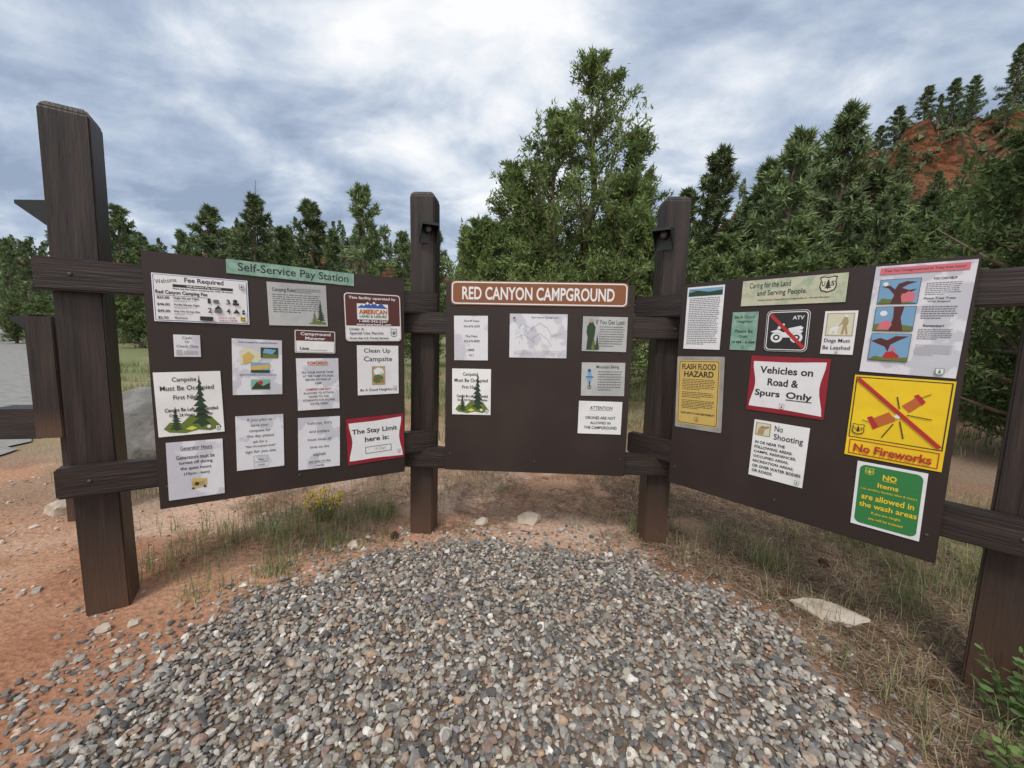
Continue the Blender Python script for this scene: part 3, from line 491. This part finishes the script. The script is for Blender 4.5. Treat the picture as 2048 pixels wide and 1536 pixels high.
sign('R','tree_injury_poster','large white poster about protecting trees, three pictures','poster',.986,1.493,.282,.449,-1.6,'reflection',[('lettering',[T('YOU CAN HELP!',62,13,84,15,'k',1),('F',56,17.5,90,29,7,'g'),T('Please Treat Trees',56,30,86,32,'k'),T('With Respect',60,33,82,35,'k'),('F',56,38,90,50,6,'g'),T('Remember!',60,54,80,56,'k',1),('F',56,58,90,68,6,'g'),('F',56,72,92,82,6,'lg')]),
 ('border',[('R',6,2,94,8,'pk'),T('Treat Your Campground and its Trees from Injury!',10,3.6,90,6.6,'k')]),
 ('picture',[('R',7.5,12.6,50.5,35.4,'k'),('R',8,13,50,35,'lb'),('P',[(8,35),(12,30),(22,31),(36,33),(50,35)],'ol'),('P',[(22,35),(25,27),(18,21),(10,19),(19,18.5),(25,22),(28,17),(36,15),(47,16),(38,18),(32,21),(40,23),(48,22),(40,26),(33,26),(34,35)],'dbr'),('P',[(32,28),(40,24),(48,27),(46,33),(34,34)],'pk'),('E',14,17,3,'w'),
 ('R',7.5,37.6,50.5,60.4,'k'),('R',8,38,50,60,'lb'),('P',[(8,60),(8,54),(22,52),(50,56),(50,60)],'ol'),('P',[(25,60),(28,48),(27,38),(38,38),(36,48),(40,60)],'dbr'),('P',[(12,59),(14,53),(22,50),(28,54),(25,59)],'pk'),('E',17,44,4,'w'),
 ('R',7.5,62.6,50.5,88.4,'k'),('R',8,63,50,88,'lb'),('P',[(8,70),(18,67),(26,69),(34,65),(48,65),(38,69),(30,73),(28,80),(24,75),(14,72)],'dbr'),('P',[(22,87),(26,80),(34,79),(41,83),(41,87)],'red'),('E',33,77,3,'pk'),('P',[(8,88),(14,84),(30,86),(50,84),(50,88)],'ol')]),('emblem',shield(84,95,9,6,'gn','w',False))])
sign('R','flash_flood_sign','yellow flash flood hazard sign in clear sleeve','sign',.147,1.091,.270,.430,2.0,'sleeve',[('border',[('RR',4,5,92,94,'ye',5),('RR',6,6.3,90,92.7,'k',4),('RR',7.2,7.1,88.8,91.9,'ye',3.4)]),('lettering',[T('FLASH FLOOD',12,10,84,18,'k',1.2),T('HAZARD',17,20,80,28,'k',1.2),('F',14,31,84,47,7,'k'),('F',14,49,84,58,4,'k'),('F',14,60,84,73,6,'k'),T('YOUR SAFETY IS YOUR RESPONSIBILITY',12,77,86,79.5,'k',1)]),('emblem',shield(48,86,9,7,'k','ye',False))],rad=.008)
sign('R','vehicles_on_road_sign','crimson and white metal sign about vehicles on roads','sign',.570,1.179,.329,.287,-.5,'crimson',[('border',[cushion('w')]),('lettering',[T('Vehicles on',14,18,82,31,'k',1.2),T('Road &',26,39,66,52,'k',1.2),T('Spurs',10,60,44,75,'k',1.2),T('Only',52,60,84,75,'k',1.2),('R',52,73.5,84,75,'k')]),('emblem',shield(48,87,7,10,'dr','w',False))],rad=.004)
sign('R','no_fireworks_sign','yellow no fireworks sign with red slash','sign',.973,1.073,.298,.363,-.6,'yellow',[('border',[('R',2,2,98,3,'k'),('R',2,76,98,77,'k'),('R',2,2,3.2,77,'k'),('R',96.8,2,98,77,'k'),('R',4,79.5,96,80.5,'red'),('R',4,96.5,96,97.5,'red'),('R',4,79.5,5,97.5,'red'),('R',95,79.5,96,97.5,'red')]),
 ('pictogram',[('P',[(54,32),(66,21),(74,27),(62,39)],'or'),('P',[(24,52),(42,41),(50,50),(32,61)],'or'),('P',[(20,50),(25,48),(33,60),(28,64)],'red'),('P',[(64,19),(68,17),(76,25),(73,29)],'red'),('L',32,26,46,38,1.2,'k'),('L',48,22,52,36,1.2,'k'),('L',58,46,76,60,1.2,'k'),('L',54,50,60,70,1.2,'k'),('L',60,42,84,44,1.2,'k'),('L',48,54,38,72,1.2,'k'),('E',51,45,3,'w'),('L',71,21,80,16,.9,'k'),('L',23,56,15,54,.9,'k')]),('slash',[('L',4,4,95,74,5.0,'red')]),
 ('emblem',shield(12,66,14,13,'k','y')),('lettering',[T('No Fireworks',10,84,90,94,'red',1.1)])])
sign('R','no_shooting_sign','white no shooting sign with small brown picture','sign',.565,.837,.238,.301,-1.0,'white',[('picture',[('RR',4,4,33,27,'tan',2),('RR',6,5.5,31,25.5,'cream',2),('P',[(8,25),(10,14),(16,9),(22,11),(30,10),(30,12),(22,15),(20,25)],'tan'),('L',14,12,30,9,1,'k')]),('lettering',[T('No',40,5,55,15,'k'),T('Shooting',40,19,92,32,'k'),T('IN OR NEAR THE',6,36,62,41,'k',.8),T('FOLLOWING AREAS:',6,44.5,76,49.5,'k',.8),T('CAMPS, RESIDENCES,',6,53,84,58,'k',.8),T('OCCUPIED AREAS,',6,61.5,72,66.5,'k',.8),T('RECREATION AREAS,',6,70,82,75,'k',.8),T('OR OVER WATER BODIES',6,78.5,95,83.5,'k',.8),T('OR ROADS.',6,87,46,92,'k',.8)]),('emblem',shield(90,93,9,8,'gn','w',False))])
sign('R','wash_area_notice','white sheet with green panel about the wash area','notice',.979,.729,.216,.289,.3,'paper',[('border',[('RR',5,4,95,96,'gn',10)]),('lettering',[T('NO',40,14,60,22,'y',1.2),('R',40,22.8,60,23.6,'y'),T('Items',34,28,64,35,'y',.6),T('( ex. strollers, blankets, bikes & more )',10,39,90,43,'y'),T('are allowed in',12,48,88,57,'y',.6),T('the wash areas',10,61,93,69,'y',.6),T('If you are caught',30,74,72,79,'y'),T('you will be ticketed',26,83,76,88,'y')]),('emblem',shield(20,13,14,11,'lime','gn'))])
# ------------------------------------------------------------------ vegetation
def tube_np(P0,P1,r0,r1,nseg=5):
    P0=np.asarray(P0);P1=np.asarray(P1);d=P1-P0;d/=np.linalg.norm(d,axis=1)[:,None]+1e-9
    up=np.where(np.abs(d[:,2:3])>.9,np.array([[1.,0,0]]),np.array([[0,0,1.]]));a=np.cross(d,up);a/=np.linalg.norm(a,axis=1)[:,None];b=np.cross(d,a)
    th=np.arange(nseg)/nseg*6.28318;c=np.cos(th)[None,:,None];s_=np.sin(th)[None,:,None]
    ring=a[:,None]*c+b[:,None]*s_
    V=np.concatenate([P0[:,None]+ring*r0[:,None,None],P1[:,None]+ring*r1[:,None,None]],1);m=len(P0)
    i=np.arange(nseg);j=(i+1)%nseg;Fb=np.stack([i,j,j+nseg,i+nseg],1);F=(Fb[None]+(np.arange(m)*2*nseg)[:,None,None]).reshape(-1,4)
    return V.reshape(-1,3),F
def make_tree(name,kind,stems,seed,nlimb,ntwig,nleaf,lL,lW,cA,cB,trunk_r=.14,low=.12):
    q=np.random.RandomState(seed);TP0=[];TP1=[];R0=[];R1=[];tw_p=[];tw_d=[];tw_l=[];tw_c=[]
    for (sx,sy,h,Rr) in stems:
        base=np.array([sx*.12,sy*.12,-.1]);prev=base;K=8
        spine=[base]
        for k in range(1,K+1):
            t=k/K;pt=np.array([sx*ss(t*1.6)+q.randn()*.03*Rr*(kind=='juniper'),sy*ss(t*1.6)+q.randn()*.03*Rr,h*t*(.97 if k==K else 1)]);spine.append(pt)
            TP0.append(prev);TP1.append(pt);rr0=trunk_r*h/8*(1-(k-1)/K)+.012;R0.append(rr0);R1.append(trunk_r*h/8*(1-t)+.01);prev=pt
        spine=np.array(spine)
        for i in range(nlimb):
            t=low+(1-low)*((i+q.rand())/nlimb)**(1.0 if kind=='pine' else .9);t=min(t,.985)
            f=t*K;k=int(f);o=spine[k]+(spine[min(k+1,K)]-spine[k])*(f-k)
            az=i*2.39996+q.randn()*.4
            if kind=='pine':
                Lm=Rr*((1-t)**.75*.95+.05)*min(1,.5+t*2.4)*(.42+.78*q.rand());el=math.radians(-8+42*t+q.randn()*9)
            else:
                Lm=Rr*((1-t)**.72*1.05+.05)*(.5+.6*q.rand());el=math.radians(14+30*t+q.randn()*14)
            d=np.array([math.cos(az)*math.cos(el),math.sin(az)*math.cos(el),math.sin(el)])
            e=o+d*Lm;e[2]+=Lm*.08
            mid=(o+e)/2-np.array([0,0,Lm*.04]);r_=.012+.018*Lm
            TP0+= [o,mid];TP1+=[mid,e];R0+=[r_,r_*.65];R1+=[r_*.65,.004]
            for j in range(ntwig):
                s_=.18+.82*((j+q.rand())/ntwig);pt=(o+(mid-o)*s_*2) if s_<.5 else (mid+(e-mid)*(s_-.5)*2)
                v=q.randn(3);v/=np.linalg.norm(v);
                if kind=='pine': dd=d*.9+v*.8+np.array([0,0,.25])
                else: dd=d*.6+v*.95+np.array([0,0,.45])
                dd/=np.linalg.norm(dd);ln=(.10+.26*Lm*(1.1-s_*.6))*(.6+.7*q.rand())
                ln=min(ln,.8 if kind=='pine' else .58)
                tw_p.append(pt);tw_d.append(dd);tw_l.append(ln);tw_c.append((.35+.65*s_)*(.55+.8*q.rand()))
    TV,TF=tube_np(np.array(TP0),np.array(TP1),np.array(R0),np.array(R1))
    tw_p=np.array(tw_p);tw_d=np.array(tw_d);tw_l=np.array(tw_l);tw_c=np.array(tw_c)
    m=len(tw_p);idx=np.repeat(np.arange(m),nleaf);n_=len(idx)
    uu=q.rand(n_)**.7;ln=tw_l[idx]
    c=tw_p[idx]+tw_d[idx]*(ln*uu)[:,None]+q.randn(n_,3)*(ln*(.18 if kind=='pine' else .17))[:,None]
    ld=tw_d[idx]*.7+q.randn(n_,3)*.6+np.array([0,0,.15]);ld/=np.linalg.norm(ld,axis=1)[:,None]
    wv=np.cross(ld,q.randn(n_,3));wv/=np.linalg.norm(wv,axis=1)[:,None]
    sc=(.6+.8*q.rand(n_))[:,None]
    A=c-wv*lW*sc;B=c+wv*lW*sc;D=c+ld*lL*sc+wv*lW*.3
    V=np.stack([A,B,D],1).reshape(-1,3);F=np.arange(n_*3).reshape(-1,3)
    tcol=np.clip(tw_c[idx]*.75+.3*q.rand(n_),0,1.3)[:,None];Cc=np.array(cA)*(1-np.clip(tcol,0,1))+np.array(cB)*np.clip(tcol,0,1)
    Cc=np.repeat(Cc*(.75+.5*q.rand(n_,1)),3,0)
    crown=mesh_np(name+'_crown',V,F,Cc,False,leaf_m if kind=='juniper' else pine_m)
    bc=np.tile(np.array([.16,.12,.095]),(len(TV),1));trunk=mesh_np(name+'_trunk',TV,TF,bc,True,bark_m)
    return trunk,crown
def put(kind,tc_,x,y,sc,label,rz=0,group=None,z=None,bare=False):
    e=bpy.data.objects.new(kind,None);COL.objects.link(e);zz_=float(hz(x,y)) if z is None else z
    e.location=(x,y,zz_);e.scale=(sc,sc,sc) if not isinstance(sc,tuple) else sc;e.rotation_euler=(0,0,rz);e['label']=label;e['category']='tree'
    if group: e['group']=group
    for nm,me in (('trunk',tc_[0]),('crown',tc_[1]))[:1 if bare else 2]:
        o=bpy.data.objects.new(nm,me);COL.objects.link(o);o.parent=e
    return e
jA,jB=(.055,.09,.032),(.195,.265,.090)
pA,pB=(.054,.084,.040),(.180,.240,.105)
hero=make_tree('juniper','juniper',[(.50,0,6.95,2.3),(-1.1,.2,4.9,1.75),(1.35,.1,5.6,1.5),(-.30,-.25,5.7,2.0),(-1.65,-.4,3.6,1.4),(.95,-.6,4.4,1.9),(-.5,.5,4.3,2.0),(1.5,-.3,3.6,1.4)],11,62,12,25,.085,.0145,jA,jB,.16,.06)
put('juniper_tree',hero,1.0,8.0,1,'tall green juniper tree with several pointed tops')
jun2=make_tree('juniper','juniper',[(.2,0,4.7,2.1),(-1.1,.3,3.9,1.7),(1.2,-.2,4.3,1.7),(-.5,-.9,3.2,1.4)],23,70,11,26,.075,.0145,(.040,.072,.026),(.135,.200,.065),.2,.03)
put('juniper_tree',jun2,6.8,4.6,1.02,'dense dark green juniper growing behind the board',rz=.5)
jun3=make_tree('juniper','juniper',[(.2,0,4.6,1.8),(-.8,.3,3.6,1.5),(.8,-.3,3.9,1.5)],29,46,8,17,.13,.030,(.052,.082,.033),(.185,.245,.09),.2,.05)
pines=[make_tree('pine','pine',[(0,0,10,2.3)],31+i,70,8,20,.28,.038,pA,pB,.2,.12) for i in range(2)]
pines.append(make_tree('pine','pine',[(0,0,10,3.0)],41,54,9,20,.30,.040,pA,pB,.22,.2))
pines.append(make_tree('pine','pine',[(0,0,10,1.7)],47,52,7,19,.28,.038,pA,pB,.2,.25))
g='ponderosa pines behind the notice boards'
L1='tall green ponderosa pine in the grassy flat'
PL=[(-32,32,11),(-47,50,12),(-54,42,10),(-62,50,11),(-38.5,35,8.5),(-28.5,34,9.6),(-23.2,30,10.5),(-19.7,30,11.5),(-15.4,30,11.2),(-16.6,36,10.5),(-11.5,30,12.3),(-9.6,34,10),(-7.2,36,10.5),(-26.9,38,10.5),(-24,42,11),(-13.4,38,10.5),(-5,40,12),(-30,44,11),(-42,44,10),(-35,38,9),(-20,34,10),
(10.2,24,10.6),(10.0,20,11.0),(12.8,22,9.6),(10.9,16,9.8),(15,20,11.2),(14.4,18,12.2),(17.6,20,10.2),(13,21,11),(14.9,16,8.0),(17.5,17,8.2),(21.5,20,9.4),(16.5,14,7.4),(17.3,13,7.2),(8.5,27,11),(20,25,10.6),(24,26,11.2),(12.3,13.5,6.6),(26,22,9.6),(12.2,17.5,9.5),(30,30,12),(36,34,12)]
for i,(x_,y_,h_) in enumerate(PL):
    k=[0,1,3,2,0,1,2][i%7]
    if (x_,y_)==(-23.2,30) or (x_,y_)==(10.9,16): k=2
    put('pine_tree',pines[k],x_,y_,(h_/10*rnd.uniform(.85,1.2),)*2+(h_/10,),L1,rz=rnd.random()*6,group=g)
put('dead_tree',pines[3],-20.0,30.8,(.55,.55,1.32),'bare grey dead snag rising above the pines',bare=True)
for (x_,y_,h_) in [(4.6,11,4.6),(6.4,12.5,4.8),(7.0,10.5,4.2),(8.8,12,5.2),(10.4,10.8,4.4),(9.0,8.2,3.4),(11,8,4.0),(-4.5,19,4.2),(-8.8,22,4.8),(-13,23,4.4),(-17,24,4.2),(-21,25,4.4),(-26,27,4.4),(-33,30,4.6),(-1.5,16,4.0),(-30,25,3.2),(-36,28,3.2),(13.5,10.5,4.8),(3.2,15,5.5),(12,7.5,3.6)]:
    put('juniper_tree',jun3,x_,y_,(h_/4.6*rnd.uniform(.95,1.3),)*2+(h_/4.6,),'rounded green juniper among the pines',rz=rnd.random()*6,group='junipers below the pines')
for (x_,y_,h_) in [(58,63,7.5),(63,64,8.5),(66,63,8),(70,64,7),(74,62,8.5),(77,63,8),(80,62,7),(84,62,9),(60,68,8),(69,67,8),(82,56,7),(52,50,6),(56,49,5),(60,50,5),(64,49,5.5),(69,50,5),(73,50,6),(76,48,5.5),(54,46,6),(66,46,6),(60,55,4.5),(66,56,5),(71,56,5),(76,55,5),(57,56,4.5),(86,57,8),(79,52,6),(50,53,6)]:
    put('pine_tree',pines[rnd.randint(0,3)],x_,y_,(h_/10*1.25,h_/10*1.25,h_/10),'dark pine standing on the red hillside',rz=rnd.random()*6,group='pines on the red hillside')
fr=np.random.RandomState(9);Vs=[];Cs=[];
for i in range(900):
    y_=fr.uniform(60,150);x_=fr.uniform(-1.5,.72)*y_;h_=fr.uniform(6,11);z_=float(hz(x_,y_));m_=90
    if fbm(x_*.06,y_*.06,40)<.40: continue
    t=fr.rand(m_)**.8;a=fr.rand(m_)*6.28;rad=(1-t)*h_*.24*(.5+.7*fr.rand(m_))
    c=np.stack([x_+rad*np.cos(a),y_+rad*np.sin(a),z_+h_*(.12+.88*t)],1);v_=fr.randn(m_,3)*.38;w_=fr.randn(m_,3)*.38
    Vs.append(np.stack([c-v_,c+v_,c+w_+np.array([0,0,.5])],1).reshape(-1,3));Cs.append(np.repeat(np.array([[.10,.135,.08]])*(.6+.9*fr.rand(m_,1)),3,0))
V=np.concatenate(Vs);link('distant_forest',mesh_np('distant_forest',V,np.arange(len(V)).reshape(-1,3),np.concatenate(Cs),False,pine_m),kind='stuff',label='dark distant pine forest on low red hills')
# scrub on the red hillside
Vs=[];Cs=[]
for i in range(420):
    x_=fr.uniform(44,92);y_=fr.uniform(42,66);s_=fr.uniform(.35,1.1);z_=float(hz(x_,y_))
    if z_<8: continue
    m_=46;c=np.array([x_,y_,z_+s_*.35])+fr.randn(m_,3)*s_*np.array([.5,.5,.35]);v_=fr.randn(m_,3)*.2;w_=fr.randn(m_,3)*.2
    Vs.append(np.stack([c-v_,c+v_,c+w_+np.array([0,0,.25])],1).reshape(-1,3));Cs.append(np.repeat(np.array([[.10,.13,.06]])*(.6+.9*fr.rand(m_,1)),3,0))
V=np.concatenate(Vs);link('hillside_scrub',mesh_np('hillside_scrub',V,np.arange(len(V)).reshape(-1,3),np.concatenate(Cs),False,pine_m),kind='stuff',label='low green scrub dotting the red hillside')
# grass
def blades(P,h,lean,w0,cols,seed):
    q=np.random.RandomState(seed);n_=len(P);a=q.rand(n_)*6.28;d=np.stack([np.cos(a),np.sin(a),np.zeros(n_)],1);wv=np.stack([-np.sin(a),np.cos(a),np.zeros(n_)],1)*w0
    hh=h[:,None];ll=lean[:,None];up=np.array([0,0,1.])
    m1=P+up*hh*.55+d*ll*hh*.25;t=P+up*hh*(1-.3*ll)+d*ll*hh*.8
    V=np.stack([P-wv,P+wv,m1-wv*.8,m1+wv*.8,t],1).reshape(-1,3);b=np.arange(n_)[:,None]*5
    F=np.concatenate([b+np.array([[0,1,3]]),b+np.array([[0,3,2]]),b+np.array([[2,3,4]])],0)
    return V,F,np.repeat(cols,5,0)
def tufts(name,centers,per,hr,spread,cpal,seed,w0=.0016,lean=.6):
    q=np.random.RandomState(seed);P=np.repeat(np.array(centers,float),per,0);P=P+np.concatenate([q.randn(len(P),2)*spread,np.zeros((len(P),1))],1)
    P[:,2]=hz(P[:,0],P[:,1]);h=q.uniform(hr[0],hr[1],len(P))*np.repeat(q.uniform(.5,1.2,len(centers)),per);c=np.array(cpal)[q.randint(0,len(cpal),len(P))]*(.7+.6*q.rand(len(P),1))
    V,F,C=blades(P,h,q.rand(len(P))*lean*1.6,w0,c,seed+1);return mesh_np(name,V,F,C,False,grass_m)
green=[(.19,.25,.09),(.26,.30,.12),(.15,.21,.07)];straw=[(.44,.36,.22),(.36,.30,.19),(.32,.28,.16),(.25,.25,.12)]
q=np.random.RandomState(50)
def scatter(n_,x0,x1,y0,y1,f):
    xs=q.uniform(x0,x1,n_);ys=q.uniform(y0,y1,n_);k=f(xs,ys);return np.stack([xs[k],ys[k],np.zeros(k.sum())],1)
c1=scatter(1500,-3.0,4.5,2.3,7,lambda a,b:(gmask(a,b)>1.08)&(fbm(a*1.5,b*1.5,61)>.48))
link('dry_grass',tufts('dry_grass',c1,10,(.05,.19),.035,straw*2+green,51),kind='stuff',label='sparse dry grass tufts on the red dirt')
c2=scatter(1000,1.15,3.6,1.0,4.5,lambda a,b:(gmask(a,b)>1.1)&(fbm(a*1.8,b*1.8,62)>.42))
link('dry_grass',tufts('dry_grass',c2,9,(.04,.19),.04,straw*2+green,53,w0=.0013,lean=.9),kind='stuff',label='dry and green grass among pine needles')
c3=scatter(3500,-22,9,5,16,lambda a,b:(a>-b*1.05)&(fbm(a*.5,b*.5,63)>.35))
link('meadow_grass',tufts('meadow_grass',c3,10,(.12,.42),.09,straw+green*2,55,w0=.006),kind='stuff',label='tall green and straw meadow grass')
c4=np.concatenate([scatter(600,-4.9,-2.6,3.0,6,lambda a,b:(a>-b*1.2)&(fbm(a*1.5,b*1.5,64)>.4)),scatter(110,-2.1,-.9,1.9,3,lambda a,b:gmask(a,b)>1.08),scatter(320,2.4,4.4,1.8,4.5,lambda a,b:a>0)])
link('green_grass',tufts('green_grass',c4,13,(.05,.23),.04,green*2+straw,57),kind='stuff',label='green grass and weeds along the road edge')
for i,(x_,y_,hh,ns) in enumerate([(-1.34,2.10,.12,220),(-1.15,2.38,.12,110),(-1.55,2.45,.18,110),(1.62,2.30,.17,120),(-1.62,1.85,.10,60),(2.15,1.95,.20,80),(-.95,2.8,.17,90),(.95,2.72,.14,60),(-2.6,3.2,.2,160),(2.5,2.6,.42,160),(2.9,2.6,.5,200),(2.75,2.05,.48,180)]):
    me=tufts('grass_tuft',[(0,0,0)],ns,(hh*.5,hh*1.2),.06,green+straw[:1],70+i,w0=.0018,lean=.9)
    V=np.zeros(len(me.vertices)*3,np.float32);me.vertices.foreach_get('co',V);V=V.reshape(-1,3);V[:,2]-=float(hz(0,0));me.vertices.foreach_set('co',V.ravel());me.update()
    link('grass_tuft',me,'green grass tuft growing beside the gravel','grass',group='grass tufts round the gravel',loc=(x_,y_,float(hz(x_,y_))))
n_=44000;xs=q.uniform(.9,3.8,n_);ys=q.uniform(.6,4.6,n_);xs=np.concatenate([xs,q.uniform(-2.2,1.4,12000)]);ys=np.concatenate([ys,q.uniform(2.1,4.6,12000)])
k=(gmask(xs,ys)>.93+.25*q.rand(len(xs)))&(fbm(xs*2,ys*2,71)>.30+.2*(xs<1));xs,ys=xs[k],ys[k];n_=len(xs)
a=q.rand(n_)*6.28;l=q.uniform(.03,.075,n_)[:,None];d=np.stack([np.cos(a),np.sin(a),q.randn(n_)*.12],1);wv=np.stack([-np.sin(a),np.cos(a),0*a],1)*.0013
c=np.stack([xs,ys,hz(xs,ys)+.004+.014*q.rand(n_)],1)
V=np.stack([c-d*l-wv,c-d*l+wv,c+d*l+wv,c+d*l-wv],1).reshape(-1,3);cc=np.array([(.40,.28,.18),(.30,.20,.13),(.18,.12,.08),(.50,.40,.28),(.10,.07,.05)])[q.randint(0,5,n_)]*(.7+.5*q.rand(n_,1))
link('pine_needle_litter',mesh_np('pine_needle_litter',V,np.arange(n_*4).reshape(-1,4),np.repeat(cc,4,0),False,grass_m),kind='stuff',label='brown fallen pine needles covering the dirt')
# fallen twigs
n_=190;xs=q.uniform(-1.6,3.2,n_);ys=q.uniform(1.2,3.8,n_);k=gmask(xs,ys)>1.15;k&=(xs>1)|(q.rand(n_)<.35);xs,ys=xs[k],ys[k];n_=len(xs);a=q.rand(n_)*6.28;l=q.uniform(.04,.16,n_)
P0=np.stack([xs,ys,hz(xs,ys)+.012],1);P1=P0+np.stack([np.cos(a)*l,np.sin(a)*l,q.randn(n_)*.012+.004],1);TV,TF=tube_np(P0,P1,np.full(n_,.004),np.full(n_,.002))
link('fallen_twigs',mesh_np('fallen_twigs',TV,TF,np.tile(np.array([.16,.12,.09]),(len(TV),1)),True,bark_m),kind='stuff',label='small grey-brown twigs fallen on the ground')
def plant(name,loc,h,spread,nst,nlv,ls,col,label,seed,flower=None,cat='plant'):
    q=np.random.RandomState(seed);V=[];F=[];C=[]
    for i in range(nst):
        a=q.rand()*6.28;rr_=q.rand()**.5*spread;tip=np.array([math.cos(a)*rr_,math.sin(a)*rr_,h*(.6+.5*q.rand())]);b_=tip*np.array([.3,.3,0])
        k=len(V);V+=[b_-[.002,0,0],b_+[.002,0,0],tip+[.001,0,0],tip-[.001,0,0]];F+=[(k,k+1,k+2),(k,k+2,k+3)];C+=[(.14,.13,.06)]*4
        for j in range(nlv):
            t=.3+.7*(j+q.rand())/nlv;p_=b_+(tip-b_)*t+q.randn(3)*.008;d=q.randn(3);d[2]=abs(d[2])*.4;d/=np.linalg.norm(d);s_=np.cross(d,[0,0,1.]+q.randn(3)*.4);s_/=np.linalg.norm(s_);L_=ls*(.6+.7*q.rand())
            k=len(V);V+=[p_,p_+d*L_*.35+s_*L_*.32,p_+d*L_*.75+s_*L_*.28,p_+d*L_,p_+d*L_*.75-s_*L_*.28,p_+d*L_*.35-s_*L_*.32];F+=[(k,k+1,k+5),(k+1,k+2,k+5),(k+2,k+4,k+5),(k+2,k+3,k+4)];cl=np.array(col)*(.6+.8*q.rand());C+=[cl]*6
        if flower:
            for j in range(7):
                p_=tip+q.randn(3)*.014;s1=q.randn(3)*.007;s2=q.randn(3)*.007;k=len(V);V+=[p_,p_+s1,p_+s2,p_-s1];F+=[(k,k+1,k+2),(k,k+2,k+3)];C+=[flower]*4
    link(name,mesh_np(name,np.array(V),np.array(F),np.array(C),False,grass_m),label,cat,loc=(loc[0],loc[1],float(hz(*loc))))
plant('oak_seedling',(1.88,1.24),.26,.17,24,10,.034,(.13,.21,.07),'leafy green oak seedling at the foot of the post',1)
plant('oak_seedling',(1.60,1.02),.18,.13,16,9,.030,(.15,.23,.07),'small leafy green seedling at the gravel edge',2)
plant('yellow_wildflower',(-1.36,2.72),.22,.13,34,5,.02,(.15,.2,.07),'yellow wildflower clump growing below the board',3,(.8,.65,.02),'flower')
plant('sagebrush',(-4.6,4.6),.45,.4,60,12,.04,(.2,.24,.16),'grey-green sagebrush beside the road',4)
for i,(x_,y_,s_) in enumerate([(-7,9,.8),(-9,12,.9),(-6.2,7.2,.7),(-11,13,1),(-13,15,1.1),(-5.6,9,.9),(-16,20,1.3),(-20,22,1.4),(-10,17,1.2),(4.2,5.8,.9),(3.2,6.5,.8)]):
    plant('sagebrush',(x_,y_),s_*.8,s_*.7,90,14,.075,(.2,.24,.15),'grey-green sagebrush in the grassy flat',10+i)
for i,(x_,y_) in enumerate([(-.78,2.5),(1.75,1.42),(1.55,2.0),(2.0,2.3)]):
    V,F=ico(3);th=np.arctan2(V[:,1],V[:,0]);V=V*(1+.16*np.sign(np.sin(th*6+V[:,2]*14)))[:,None]*np.array([.022,.022,.034])
    ob=link('pine_cone',mesh_np('pine_cone',V,F,np.tile(np.array([.09,.05,.03]),(len(V),1)),False,bark_m),'brown pine cone lying on the ground','pine cone',group='pine cones on the ground',loc=(x_,y_,float(hz(x_,y_))+.02),rz=i);ob.rotation_euler=(1.5,0,i)
print('done')
